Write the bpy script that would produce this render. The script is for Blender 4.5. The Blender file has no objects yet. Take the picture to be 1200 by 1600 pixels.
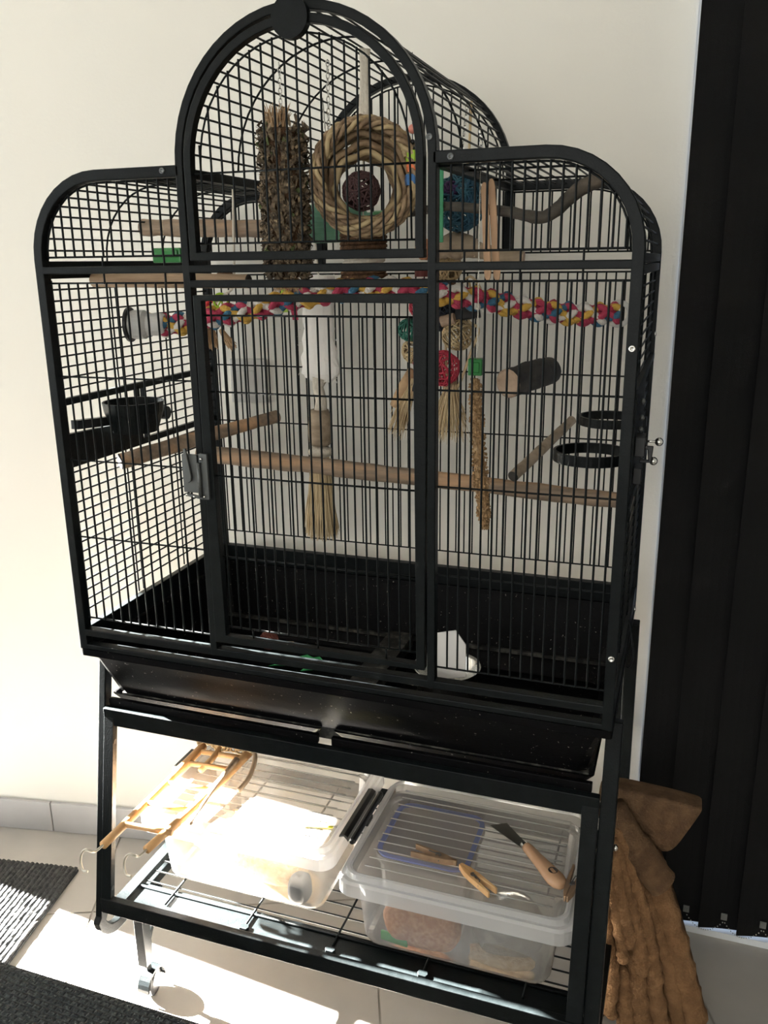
import bpy, math, random
from mathutils import Vector, Matrix
random.seed(7)
PI = math.pi
S = bpy.context.scene
C = S.collection

# ------------------------------------------------------------------ camera
cam_d = bpy.data.cameras.new('camera'); cam = bpy.data.objects.new('camera', cam_d); C.objects.link(cam)
yaw, pitch, roll, fpx = 0.3403, 0.2817, -0.0130, 1350.33
fw = Vector((-math.sin(yaw)*math.cos(pitch), math.cos(yaw)*math.cos(pitch), -math.sin(pitch)))
rt = Vector((math.cos(yaw), math.sin(yaw), 0)); up = rt.cross(fw)
r2 = rt*math.cos(roll) + up*math.sin(roll); u2 = up*math.cos(roll) - rt*math.sin(roll)
cam.matrix_world = Matrix(((r2.x, u2.x, -fw.x, 0.8549), (r2.y, u2.y, -fw.y, -0.9993), (r2.z, u2.z, -fw.z, 1.2813), (0, 0, 0, 1)))
cam_d.sensor_fit = 'VERTICAL'; cam_d.sensor_height = 36; cam_d.lens = fpx*36/1600
cam_d.clip_start = 0.02
S.camera = cam
# ------------------------------------------------------------------ world, sun, fill lights, exposure
w = bpy.data.worlds.new('world'); S.world = w; w.use_nodes = True
w.node_tree.nodes['Background'].inputs[0].default_value = (0.55, 0.72, 1.0, 1)
w.node_tree.nodes['Background'].inputs[1].default_value = 1.6
sd = bpy.data.lights.new('sun', 'SUN'); sun = bpy.data.objects.new('sun', sd); C.objects.link(sun)
sd.energy = 900; sd.angle = math.radians(0.9); sd.color = (1, 0.965, 0.91)
sdir = Vector((0.985, -0.090, -0.53)).normalized()
sun.rotation_euler = sdir.to_track_quat('-Z', 'Y').to_euler(); sun.location = (-4, 1, 4)
def area(name, loc, rot, sx, sy, e, col):
    d = bpy.data.lights.new(name, 'AREA'); d.shape = 'RECTANGLE'; d.size = sx; d.size_y = sy; d.energy = e; d.color = col
    o = bpy.data.objects.new(name, d); C.objects.link(o); o.location = loc; o.rotation_euler = rot
    return o
# added fill lights: one at the left wall, one far behind the camera
area('fill_light_side', (-2.42, -1.7, 1.35), (0, -PI/2, 0), 2.0, 2.0, 42, (0.88, 0.96, 1.0))
area('fill_light_rear', (0.3, -3.93, 1.5), (PI/2, 0, 0), 2.4, 1.8, 38, (1.0, 0.90, 0.68))
S.view_settings.view_transform = 'Standard'; S.view_settings.look = 'None'
S.view_settings.exposure = 0.10; S.view_settings.gamma = 1.0; S.view_settings.use_curve_mapping = False

# ------------------------------------------------------------------ materials
MATS = {}
def mat(name, col, rough=0.6, metal=0.0, spec=0.5, noise=None, bump=None, trans=0.0, alpha=1.0, coat=0.0, speck=None, ior=1.45, stretch=(1, 1, 1), extra=None):
    """noise=(scale, colour2, lo, hi)  bump=(scale, strength)  speck=(scale, colour, lo, hi)"""
    m = bpy.data.materials.new(name); m.use_nodes = True; nt = m.node_tree; N = nt.nodes; L = nt.links
    b = N['Principled BSDF']
    b.inputs['Base Color'].default_value = (*col, 1); b.inputs['Roughness'].default_value = rough
    b.inputs['Metallic'].default_value = metal; b.inputs['Specular IOR Level'].default_value = spec
    b.inputs['Transmission Weight'].default_value = trans; b.inputs['Alpha'].default_value = alpha
    b.inputs['Coat Weight'].default_value = coat; b.inputs['IOR'].default_value = ior
    tc = N.new('ShaderNodeTexCoord'); mp = N.new('ShaderNodeMapping'); mp.inputs['Scale'].default_value = stretch
    L.new(tc.outputs['Object'], mp.inputs['Vector'])
    last = None
    def mixin(tex_out, colour, lo, hi):
        nonlocal last
        r = N.new('ShaderNodeMapRange'); r.inputs[1].default_value = lo; r.inputs[2].default_value = hi; r.clamp = True
        L.new(tex_out, r.inputs[0])
        x = N.new('ShaderNodeMix'); x.data_type = 'RGBA'
        L.new(r.outputs[0], x.inputs[0])
        if last: L.new(last, x.inputs[6])
        else: x.inputs[6].default_value = (*col, 1)
        x.inputs[7].default_value = (*colour, 1); last = x.outputs[2]
    for spc in (noise, speck):
        if spc:
            t = N.new('ShaderNodeTexNoise'); t.inputs['Scale'].default_value = spc[0]; t.inputs['Detail'].default_value = 4
            L.new(mp.outputs[0], t.inputs['Vector']); mixin(t.outputs[0], spc[1], spc[2], spc[3])
    if last: L.new(last, b.inputs['Base Color'])
    if bump:
        t = N.new('ShaderNodeTexNoise'); t.inputs['Scale'].default_value = bump[0]; t.inputs['Detail'].default_value = 5
        L.new(mp.outputs[0], t.inputs['Vector'])
        bp = N.new('ShaderNodeBump'); bp.inputs['Strength'].default_value = bump[1]; bp.inputs['Distance'].default_value = 0.004
        L.new(t.outputs[0], bp.inputs['Height']); L.new(bp.outputs[0], b.inputs['Normal'])
    if extra: extra(nt, b, mp)
    MATS[name] = m
    return m
def plastic(name, col, clear, rough=0.25, mottled=False):
    """thin milky plastic: part clear, part scattering, part gloss"""
    m = bpy.data.materials.new(name); m.use_nodes = True; nt = m.node_tree; N = nt.nodes; L = nt.links
    N.remove(N['Principled BSDF'])
    out = N['Material Output']
    tr = N.new('ShaderNodeBsdfTransparent'); tl = N.new('ShaderNodeBsdfTranslucent'); df = N.new('ShaderNodeBsdfDiffuse'); gl = N.new('ShaderNodeBsdfGlossy')
    for n in (tl, df): n.inputs['Color'].default_value = (*col, 1)
    tr.inputs['Color'].default_value = (0.96, 0.96, 0.95, 1)
    gl.inputs['Roughness'].default_value = rough
    a = N.new('ShaderNodeMixShader'); a.inputs[0].default_value = 0.5; L.new(tl.outputs[0], a.inputs[1]); L.new(df.outputs[0], a.inputs[2])
    b = N.new('ShaderNodeMixShader'); b.inputs[0].default_value = clear; L.new(a.outputs[0], b.inputs[1]); L.new(tr.outputs[0], b.inputs[2])
    fr = N.new('ShaderNodeFresnel'); fr.inputs[0].default_value = 1.42
    c = N.new('ShaderNodeMixShader'); L.new(fr.outputs[0], c.inputs[0]); L.new(b.outputs[0], c.inputs[1]); L.new(gl.outputs[0], c.inputs[2])
    L.new(c.outputs[0], out.inputs[0])
    MATS[name] = m
    return m
def wood(name, c1, c2, c3, stretch, rough=0.65, scale=40):
    return mat(name, c1, rough, noise=(scale, c2, 0.38, 0.66), speck=(scale*0.35, c3, 0.52, 0.7), bump=(scale*1.2, 0.5), stretch=stretch, spec=0.3)

mat('black_metal', (0.0030, 0.0042, 0.0045), 0.36, noise=(60, (0.005, 0.0065, 0.007), 0.4, 0.7), bump=(420, 0.12), spec=0.14)
mat('black_tray', (0.0020, 0.0020, 0.0023), 0.42, bump=(300, 0.06), speck=(210, (0.22, 0.205, 0.18), 0.685, 0.74), spec=0.06)
mat('black_dusty', (0.006, 0.0065, 0.007), 0.34, noise=(35, (0.016, 0.016, 0.017), 0.4, 0.7), speck=(130, (0.22, 0.20, 0.16), 0.70, 0.80), spec=0.45)
mat('dusty_rail', (0.012, 0.012, 0.011), 0.5, noise=(70, (0.085, 0.08, 0.068), 0.48, 0.68), spec=0.3)
mat('steel', (0.62, 0.61, 0.58), 0.18, metal=1.0)
mat('latch_steel', (0.10, 0.105, 0.105), 0.38, metal=0.6, bump=(200, 0.1))
mat('wall_paint', (0.80, 0.765, 0.69), 0.85, noise=(3, (0.82, 0.785, 0.71), 0.3, 0.7), bump=(160, 0.07), spec=0.2)
mat('ceiling_paint', (0.8, 0.79, 0.76), 0.9, spec=0.2)
mat('white_frame', (0.78, 0.80, 0.83), 0.4)
mat('tile', (0.40, 0.375, 0.34), 0.38, noise=(7, (0.35, 0.33, 0.30), 0.35, 0.7), bump=(60, 0.04), spec=0.4)
mat('skirting_tile', (0.44, 0.43, 0.425), 0.45, noise=(9, (0.38, 0.37, 0.365), 0.35, 0.7))
mat('grout', (0.30, 0.28, 0.25), 0.9)
mat('blind_fabric', (0.0042, 0.0042, 0.0045), 0.75, bump=(900, 0.15), spec=0.15)
mat('clip_grey', (0.16, 0.16, 0.15), 0.5)
mat('bead_pale', (0.35, 0.34, 0.30), 0.4)
mat('switch_plastic', (0.62, 0.60, 0.56), 0.35)
mat('opaque_pane', (0.75, 0.76, 0.78), 0.6)  # opaque white, for the added pane that stops the sun
mat('dark_gap', (0.05, 0.05, 0.05), 0.8)
mat('mat_rib', (0.030, 0.031, 0.032), 0.95, noise=(120, (0.065, 0.067, 0.068), 0.4, 0.7), bump=(300, 0.8), spec=0.1)
def weave(nt, b, mp):
    N, L = nt.nodes, nt.links
    m2 = N.new('ShaderNodeMapping'); m2.inputs['Scale'].default_value = (1, 1, 1); m2.inputs['Rotation'].default_value = (0, 0, 0.06)
    L.new(mp.outputs[0], m2.inputs[0])
    t = N.new('ShaderNodeTexBrick'); t.inputs['Scale'].default_value = 42; t.inputs['Mortar Size'].default_value = 0.10; t.inputs['Mortar Smooth'].default_value = 1.0
    t.inputs['Brick Width'].default_value = 0.55; t.inputs['Row Height'].default_value = 0.34
    L.new(m2.outputs[0], t.inputs[0])
    n2 = N.new('ShaderNodeTexNoise'); n2.inputs['Scale'].default_value = 260; L.new(mp.outputs[0], n2.inputs[0])
    ad = N.new('ShaderNodeMath'); ad.operation = 'SUBTRACT'; L.new(n2.outputs[0], ad.inputs[0]); L.new(t.outputs['Fac'], ad.inputs[1])
    bp = N.new('ShaderNodeBump'); bp.inputs['Strength'].default_value = 1.0; bp.inputs['Distance'].default_value = 0.014
    L.new(ad.outputs[0], bp.inputs['Height']); L.new(bp.outputs[0], b.inputs['Normal'])
mat('woven_carpet', (0.038, 0.043, 0.046), 0.9, noise=(150, (0.085, 0.092, 0.095), 0.45, 0.7), spec=0.15, extra=weave)
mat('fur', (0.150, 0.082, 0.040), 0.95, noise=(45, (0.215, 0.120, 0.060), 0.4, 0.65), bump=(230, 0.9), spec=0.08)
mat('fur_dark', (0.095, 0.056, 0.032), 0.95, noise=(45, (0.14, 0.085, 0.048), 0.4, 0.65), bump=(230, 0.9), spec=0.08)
wood('bark_perch', (0.29, 0.21, 0.145), (0.17, 0.125, 0.09), (0.45, 0.27, 0.15), (0.35, 2, 2))
wood('smooth_perch', (0.34, 0.235, 0.15), (0.25, 0.165, 0.10), (0.42, 0.30, 0.19), (0.3, 3, 3))
wood('pale_perch', (0.36, 0.28, 0.20), (0.25, 0.19, 0.13), (0.44, 0.34, 0.24), (0.5, 2, 2))
wood('grey_branch', (0.070, 0.060, 0.048), (0.04, 0.034, 0.028), (0.13, 0.105, 0.08), (0.6, 2, 2))
wood('dark_bark', (0.040, 0.035, 0.030), (0.022, 0.020, 0.018), (0.07, 0.058, 0.046), (1, 1, 1))
wood('cut_wood', (0.42, 0.30, 0.21), (0.33, 0.23, 0.16), (0.48, 0.36, 0.26), (1, 1, 1), scale=70)
wood('stick_wood', (0.46, 0.29, 0.175), (0.36, 0.22, 0.13), (0.52, 0.35, 0.22), (3, 3, 0.3))
wood('peg_wood', (0.55, 0.32, 0.14), (0.44, 0.24, 0.10), (0.60, 0.38, 0.19), (1, 1, 1), 0.5)
wood('old_peg_wood', (0.27, 0.17, 0.10), (0.17, 0.11, 0.07), (0.36, 0.24, 0.15), (1, 1, 1), 0.6)
wood('handle_wood', (0.43, 0.255, 0.15), (0.37, 0.21, 0.12), (0.48, 0.30, 0.18), (1, 1, 1), 0.22, 25)
mat('blade', (0.05, 0.047, 0.043), 0.35, metal=0.9)
mat('vine_natural', (0.50, 0.38, 0.21), 0.7, noise=(60, (0.36, 0.25, 0.13), 0.4, 0.7))
mat('vine_brown', (0.21, 0.135, 0.078), 0.75, noise=(55, (0.40, 0.28, 0.165), 0.42, 0.66), bump=(200, 0.4))
mat('vine_red', (0.45, 0.035, 0.065), 0.6)
mat('vine_dark_red', (0.055, 0.022, 0.022), 0.7)
mat('vine_blue', (0.018, 0.075, 0.125), 0.6, noise=(40, (0.03, 0.115, 0.15), 0.4, 0.7))
mat('vine_purple', (0.07, 0.03, 0.11), 0.6)
mat('vine_green', (0.02, 0.13, 0.09), 0.6)
mat('vine_black', (0.014, 0.018, 0.028), 0.6)
mat('vine_orange', (0.60, 0.28, 0.15), 0.7)
mat('vine_maroon', (0.14, 0.035, 0.03), 0.7)
mat('husk', (0.20, 0.145, 0.09), 0.85, noise=(90, (0.075, 0.055, 0.038), 0.35, 0.6), speck=(130, (0.38, 0.28, 0.17), 0.55, 0.68))
mat('husk_green', (0.12, 0.15, 0.055), 0.85)
mat('fibre_tan', (0.46, 0.30, 0.165), 0.85, noise=(60, (0.34, 0.215, 0.12), 0.4, 0.7))
mat('raffia', (0.56, 0.43, 0.255), 0.85, noise=(25, (0.42, 0.30, 0.165), 0.5, 0.72))
mat('raffia_brown', (0.27, 0.185, 0.115), 0.85)
mat('coir', (0.135, 0.075, 0.042), 0.95, noise=(150, (0.075, 0.042, 0.025), 0.4, 0.65), bump=(300, 0.9), spec=0.1)
mat('sisal', (0.52, 0.47, 0.39), 0.9, bump=(300, 0.6))
mat('paper', (0.80, 0.76, 0.71), 0.9, bump=(90, 0.25), spec=0.2)
mat('cotton', (0.62, 0.56, 0.47), 0.95, bump=(200, 0.6), spec=0.1)
mat('rope_red', (0.36, 0.035, 0.075), 0.85, bump=(260, 0.5))
mat('rope_yellow', (0.55, 0.33, 0.06), 0.85, bump=(260, 0.5))
mat('rope_blue', (0.035, 0.12, 0.20), 0.85, bump=(260, 0.5))
mat('rope_white', (0.62, 0.58, 0.53), 0.85, bump=(260, 0.5))
mat('grey_plastic', (0.50, 0.485, 0.46), 0.4)
mat('millet', (0.40, 0.25, 0.125), 0.9, noise=(160, (0.24, 0.145, 0.07), 0.4, 0.62), speck=(90, (0.56, 0.40, 0.23), 0.56, 0.7))
mat('green_plastic', (0.015, 0.17, 0.03), 0.3, coat=0.3)
mat('green_clear', (0.10, 0.42, 0.22), 0.25, trans=0.45, ior=1.15)
mat('green_milky', (0.17, 0.36, 0.25), 0.3, trans=0.35, ior=1.2)
mat('lime_plastic', (0.35, 0.55, 0.03), 0.35)
mat('orange_plastic', (0.75, 0.17, 0.05), 0.35)
mat('pink_bead', (0.70, 0.26, 0.20), 0.35)
mat('blue_plastic', (0.02, 0.12, 0.32), 0.35)
mat('red_plastic', (0.60, 0.04, 0.05), 0.35)
mat('white_card', (0.60, 0.58, 0.55), 0.6)
mat('green_leafy', (0.04, 0.36, 0.11), 0.6)
mat('chip_wood', (0.42, 0.32, 0.21), 0.9)
mat('rust_red', (0.17, 0.05, 0.035), 0.8)
mat('black_plastic', (0.007, 0.007, 0.008), 0.34)
mat('blue_seal', (0.16, 0.24, 0.75), 0.5)
mat('grey_rubber', (0.06, 0.058, 0.055), 0.6)
mat('seed_brown', (0.36, 0.155, 0.075), 0.9, noise=(160, (0.50, 0.27, 0.14), 0.4, 0.65), bump=(200, 0.7))
mat('seed_tan', (0.50, 0.34, 0.18), 0.9, noise=(120, (0.62, 0.45, 0.27), 0.4, 0.65), bump=(200, 0.7))
mat('yellow_label', (0.75, 0.66, 0.06), 0.5)
mat('hook_metal', (0.50, 0.47, 0.40), 0.35, metal=0.8)
plastic('box_plastic', (0.82, 0.81, 0.79), 0.74)
plastic('lid_plastic', (0.80, 0.75, 0.69), 0.69, 0.2)
plastic('rib_plastic', (0.85, 0.83, 0.80), 0.45, 0.2)
plastic('rim_plastic', (0.86, 0.86, 0.86), 0.40, 0.2)
plastic('inner_tub_plastic', (0.74, 0.70, 0.69), 0.45)
plastic('bag_plastic', (0.55, 0.52, 0.47), 0.62, 0.12)

# ------------------------------------------------------------------ mesh helpers
class MB:
    def __init__(s): s.v = []; s.f = []
    def add(s, vs, fs):
        o = len(s.v); s.v += [tuple(p) for p in vs]; s.f += [tuple(i+o for i in f) for f in fs]; return s
    def box(s, lo, hi, M=None):
        x0, y0, z0 = lo; x1, y1, z1 = hi
        vs = [(x0,y0,z0),(x1,y0,z0),(x1,y1,z0),(x0,y1,z0),(x0,y0,z1),(x1,y0,z1),(x1,y1,z1),(x0,y1,z1)]
        if M: vs = [M @ Vector(p) for p in vs]
        return s.add(vs, [(3,2,1,0),(4,5,6,7),(0,1,5,4),(1,2,6,5),(2,3,7,6),(3,0,4,7)])
    def beam(s, pts, wd, ht, side=Vector((0, 1, 0)), closed=False):
        """rectangular tube swept along pts; `side` is the direction of the width wd, ht the other one"""
        pts = [Vector(p) for p in pts]; n = len(pts); vs = []; fs = []
        side = Vector(side).normalized()
        for i, p in enumerate(pts):
            a = pts[i-1] if (i > 0 or closed) else p
            b = pts[(i+1) % n] if (i < n-1 or closed) else p
            t = (b-a).normalized(); nrm = t.cross(side).normalized()
            k = 1.0
            if 0 < i < n-1 or closed:
                t1 = (p-a).normalized(); c = max(0.3, t1.dot(t)); k = 1/c
            for sx, sn in ((-1,-1),(1,-1),(1,1),(-1,1)):
                vs.append(p + side*(sx*wd/2) + nrm*(sn*ht/2*k))
        m = n if closed else n-1
        for i in range(m):
            j = (i+1) % n
            for q in range(4):
                fs.append((i*4+q, i*4+(q+1) % 4, j*4+(q+1) % 4, j*4+q))
        if not closed: fs += [(3,2,1,0), tuple((n-1)*4+q for q in range(4))]
        return s.add(vs, fs)
    def tube(s, pts, r, n=8, closed=False, cap=True):
        pts = [Vector(p) for p in pts]; N = len(pts); vs = []; fs = []
        rs = r if isinstance(r, (list, tuple)) else [r]*N
        t0 = (pts[1]-pts[0]).normalized(); nr = t0.orthogonal().normalized()
        for i, p in enumerate(pts):
            a = pts[i-1] if (i > 0 or closed) else p
            b = pts[(i+1) % N] if (i < N-1 or closed) else p
            t = b-a
            t = t.normalized() if t.length > 1e-9 else t0
            nr = (nr - t*nr.dot(t))
            nr = nr.normalized() if nr.length > 1e-6 else t.orthogonal().normalized()
            bi = t.cross(nr)
            for k in range(n):
                an = 2*PI*k/n; vs.append(p + (nr*math.cos(an) + bi*math.sin(an))*rs[i])
        for i in range(N if closed else N-1):
            j = (i+1) % N
            for k in range(n): fs.append((i*n+k, i*n+(k+1) % n, j*n+(k+1) % n, j*n+k))
        if cap and not closed: fs += [tuple(reversed(range(n))), tuple((N-1)*n+k for k in range(n))]
        return s.add(vs, fs)
    def lathe(s, prof, M, n=24, cap=True):
        """prof: [(radius, height)] about the local z axis, placed by M"""
        vs = []; fs = []; K = len(prof)
        for r, h in prof:
            for k in range(n):
                a = 2*PI*k/n; vs.append(M @ Vector((r*math.cos(a), r*math.sin(a), h)))
        for i in range(K-1):
            for k in range(n): fs.append((i*n+k, i*n+(k+1) % n, (i+1)*n+(k+1) % n, (i+1)*n+k))
        if cap: fs += [tuple(reversed(range(n))), tuple((K-1)*n+k for k in range(n))]
        return s.add(vs, fs)
    def ball(s, c, r, n=8, m=5, sc=(1, 1, 1)):
        c = Vector(c); vs = [c+Vector((0, 0, -r*sc[2]))]; fs = []
        for i in range(1, m):
            ph = -PI/2 + PI*i/m
            for k in range(n):
                a = 2*PI*k/n; vs.append(c+Vector((r*sc[0]*math.cos(ph)*math.cos(a), r*sc[1]*math.cos(ph)*math.sin(a), r*sc[2]*math.sin(ph))))
        vs.append(c+Vector((0, 0, r*sc[2]))); T = len(vs)-1
        for k in range(n): fs.append((0, 1+(k+1) % n, 1+k))
        for i in range(m-2):
            for k in range(n): fs.append((1+i*n+k, 1+i*n+(k+1) % n, 1+(i+1)*n+(k+1) % n, 1+(i+1)*n+k))
        for k in range(n): fs.append((1+(m-2)*n+k, 1+(m-2)*n+(k+1) % n, T))
        return s.add(vs, fs)
    def prism(s, outline, z0, z1, M=None):
        n = len(outline); vs = [Vector((x, y, z0)) for x, y in outline] + [Vector((x, y, z1)) for x, y in outline]
        if M: vs = [M @ p for p in vs]
        return s.add(vs, [tuple(reversed(range(n))), tuple(range(n, 2*n))] + [(i, (i+1) % n, n+(i+1) % n, n+i) for i in range(n)])
    def loft(s, rings, closed_caps=(True, True)):
        n = len(rings[0]); vs = [p for r in rings for p in r]; fs = []
        for i in range(len(rings)-1):
            for k in range(n): fs.append((i*n+k, i*n+(k+1) % n, (i+1)*n+(k+1) % n, (i+1)*n+k))
        if closed_caps[0]: fs.append(tuple(reversed(range(n))))
        if closed_caps[1]: fs.append(tuple((len(rings)-1)*n+k for k in range(n)))
        return s.add(vs, fs)
    def build(s, name, material, parent=None, smooth=False, bevel=0.0):
        me = bpy.data.meshes.new(name); me.from_pydata(s.v, [], s.f); me.update()
        o = bpy.data.objects.new(name, me); C.objects.link(o)
        me.materials.append(MATS[material] if isinstance(material, str) else material)
        if smooth: me.polygons.foreach_set('use_smooth', [True]*len(me.polygons))
        if bevel:
            b = o.modifiers.new('bevel', 'BEVEL'); b.width = bevel; b.segments = 2; b.limit_method = 'ANGLE'; b.angle_limit = 0.6
        if parent: attach(o, parent)
        return o
def attach(o, parent):
    o.parent = parent
    if parent.type == 'EMPTY': o.matrix_parent_inverse = Matrix.Translation(-parent.location)
def tag(o, label=None, cat=None, group=None, kind=None):
    if label: o['label'] = label
    if cat: o['category'] = cat
    if group: o['group'] = group
    if kind: o['kind'] = kind
    return o
def thing(name, label, cat, loc, group=None):
    o = bpy.data.objects.new(name, None); C.objects.link(o); o.location = loc; o.empty_display_size = 0.05
    return tag(o, label, cat, group)
def struct(name, mb, m, bevel=0.0):
    o = mb.build(name, m, None, bevel=bevel); o['kind'] = 'structure'; return o
def rrect(x0, y0, x1, y1, r, n=4):
    pts = []
    for cx, cy, a0 in ((x1-r, y0+r, -90), (x1-r, y1-r, 0), (x0+r, y1-r, 90), (x0+r, y0+r, 180)):
        for k in range(n+1):
            a = math.radians(a0+90*k/n); pts.append((cx+r*math.cos(a), cy+r*math.sin(a)))
    return pts
def axisM(c, d):
    return Matrix.Translation(Vector(c)) @ Vector(d).to_track_quat('Z', 'Y').to_matrix().to_4x4()
def catmull(P, n):
    P = [Vector(p) for p in P]; Q = [2*P[0]-P[1]] + P + [2*P[-1]-P[-2]]; out = []
    for i in range(1, len(Q)-2):
        for k in range(n):
            t = k/n; a, b, c, d = Q[i-1:i+3]
            out.append(0.5*((2*b)+(c-a)*t+(2*a-5*b+4*c-d)*t*t+(3*b-a-3*c+d)*t**3))
    return out+[P[-1]]
_bar = MB().tube([(0, 0, 0), (0, 0, 1)], 1.0, 6)
_me = bpy.data.meshes.new('bar'); _me.from_pydata(_bar.v, [], _bar.f); _me.update(); _me.materials.append(MATS['black_metal'])
_me.polygons.foreach_set('use_smooth', [len(p.vertices) == 4 for p in _me.polygons])
def bar(parent, p0, p1, r=0.0015, name='bar'):
    p0, p1 = Vector(p0), Vector(p1); d = p1-p0
    o = bpy.data.objects.new(name, _me); C.objects.link(o)
    o.parent = parent
    if parent.type == 'EMPTY': o.matrix_parent_inverse = Matrix.Translation(-parent.location)
    o.location = p0; o.rotation_mode = 'QUATERNION'; o.rotation_quaternion = d.to_track_quat('Z', 'Y'); o.scale = (r, r, d.length)
    return o

# ------------------------------------------------------------------ the room
WA = math.atan(0.19)                                  # the back wall stands at a small angle to the cage
WM = Matrix.Translation((0, 0.489, 0)) @ Matrix.Rotation(WA, 4, 'Z')      # local x along the wall, y into it
def wl(x): return x/math.cos(WA)
wb = MB()
xj0, xj1, zt = wl(-2.14), wl(-1.205), 2.02             # unseen window out of frame on the left, sized to shape the sun beam
wb.box((xj1, 0, 0), (wl(0.822), 0.12, 2.6), WM)
wb.box((wl(-2.55), 0, 0), (xj0, 0.12, 2.6), WM)
wb.box((xj0, 0, zt), (xj1, 0.12, 2.6), WM)
struct('wall_back', wb, 'wall_paint')
wr = MB(); wr.box((0.822, 0.648, 2.32), (2.9, 0.80, 2.6)); wr.box((2.3, 0.648, 0), (2.9, 0.80, 2.32)); wr.box((0.70, 0.762, 0), (0.822, 2.2, 2.6))  # last box: unseen pier outside, added to block the sun
struct('wall_window', wr, 'wall_paint')
lw = MB()
lw.box((-2.56, -4, 0), (-2.44, -2.75, 2.6)); lw.box((-2.56, -0.65, 0), (-2.44, 0.02, 2.6)); lw.box((-2.56, -2.75, 0), (-2.44, -0.65, 0.3)); lw.box((-2.56, -2.75, 2.4), (-2.44, -0.65, 2.6))
struct('wall_left', lw, 'wall_paint')
fg = MB(); fg.box((-2.53, -2.76, 0.29), (-2.50, -0.64, 2.41)); struct('sun_block_pane', fg, 'opaque_pane')  # added opaque pane, keeps the sun out behind the side fill light
rw = MB(); rw.box((2.9, -4.1, 0), (3.02, 0.8, 2.6)); struct('wall_right', rw, 'wall_paint')
bw = MB(); bw.box((-2.56, -4.12, 0), (-0.95, -4.0, 2.6)); bw.box((1.55, -4.12, 0), (3.02, -4.0, 2.6)); bw.box((-0.95, -4.12, 0), (1.55, -4.0, 0.55)); bw.box((-0.95, -4.12, 2.42), (1.55, -4.0, 2.6))
struct('wall_rear', bw, 'wall_paint')
cl = MB(); cl.box((-2.56, -4.12, 2.6), (3.02, 0.95, 2.7)); struct('ceiling', cl, 'ceiling_paint')
fl = MB(); fl.box((-2.6, -4.15, -0.05), (3.05, 1.0, -0.0025)); floor = struct('floor', fl, 'grout')
# floor tiles, each one a piece of the floor
TM = 0.58; e1 = Vector((0.925, 0.380, 0)); e2 = Vector((-0.380, 0.925, 0)); TR = Matrix.Rotation(math.atan2(0.380, 0.925), 4, 'Z')
tb = MB(); g = 0.0022
tb.box((g, g, -0.010), (TM-g, TM-g, 0.0))
tmesh = None
for i in range(-8, 8):
    for j in range(-9, 4):
        a = 0.453+i*TM; b = 0.265+j*TM
        c = e1*(a+TM/2)+e2*(b+TM/2)
        if not (-2.3 < c.x < 2.7 and -3.7 < c.y < 0.62): continue
        if tmesh is None:
            o = tb.build('tile', 'tile', bevel=0.0012); tmesh = o.data
        else:
            o = bpy.data.objects.new('tile', tmesh); C.objects.link(o)
        o.matrix_world = Matrix.Translation(e1*a+e2*b) @ TR
        o.parent = floor
# tiled skirting
sk = MB(); sk.box((xj1, -0.003, 0), (wl(0.82), 0.0, 0.076), WM); skb = struct('baseboard_back', sk, 'grout')
x = -0.475+0.58*2
while x > -1.6:
    a, b = max(wl(x-0.58)+0.0015, xj1), min(wl(x)-0.0015, wl(0.82))
    if b > a:
        m = MB(); m.box((a, -0.011, 0.001), (b, -0.002, 0.078), WM); m.build('tile', 'skirting_tile', skb, bevel=0.001)
    x -= 0.58
# patio door behind the blind: white frame, glass
df = MB(); df.box((0.824, 0.575, 0), (0.836, 0.640, 2.3)); df.box((0.836, 0.528, 0.0), (2.3, 0.640, 0.014)); df.box((0.836, 0.600, 2.25), (2.3, 0.64, 2.3)); df.box((1.50, 0.600, 0.045), (1.56, 0.64, 2.25)); df.box((2.25, 0.6, 0.045), (2.3, 0.64, 2.25))
door = struct('window_1', df, 'white_frame')
gm = MB(); gm.box((0.836, 0.618, 0.045), (1.50, 0.622, 2.25)); gm.box((1.56, 0.618, 0.045), (2.25, 0.622, 2.25))
mat('glass', (0.95, 0.97, 1.0), 0.02, alpha=0.12); gm.build('pane', 'glass', door)
# vertical blind
vb = thing('vertical_blind', 'black vertical slat blind covering the window at the right', 'blind', (1.5, 0.53, 0))
hr = MB(); hr.box((0.826, 0.515, 2.27), (2.28, 0.548, 2.31)); hr.build('head_rail', 'white_frame', vb)
px = 0.0695
prev = None
nsl = 20
for k in range(nsl):
    cx = 0.905 + px*(k-0.6); an = math.radians(11)
    M = Matrix.Translation((cx, 0.532, 0)) @ Matrix.Rotation(an, 4, 'Z')
    zb = 0.019
    m = MB()
    x0 = -0.045 if k > 0 else -0.036
    rows = []
    for q in range(7):
        xx = x0+(0.045-x0)*q/6; yy = 0.0025*math.cos(PI*xx/0.09)
        rows.append((xx, yy))
    vs = []; 
    outline = rows + [(a, b+0.0007) for a, b in reversed(rows)]
    m.prism(outline, zb, 2.27, M); sl = m.build('slat', 'blind_fabric', vb)
    if 0.91 < cx < 1.9:
        c = M @ Vector((0.0, -0.005, zb+0.034))
        m = MB(); MM = Matrix.Translation(c)
        m.prism([(-0.0055, -0.0012), (0.0055, -0.0012), (0.0055, 0.0012), (-0.0055, 0.0012)], -0.007, 0.007, MM); m.prism([(-0.003, -0.0022), (0.003, -0.0022), (0.003, -0.001), (-0.003, -0.001)], -0.004, 0.004, MM)
        m.build('chain_clip', 'clip_grey', vb)
        if prev is not None:
            m = MB()
            for q in range(17):
                t = (q+0.5)/17; p = prev.lerp(c, t); p = p+Vector((0, -0.004, -0.006-0.030*math.sin(PI*t)**0.8))
                m.ball(p, 0.0013, 5, 3)
            m.build('bead_chain', 'bead_pale', vb)
        prev = c
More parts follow.
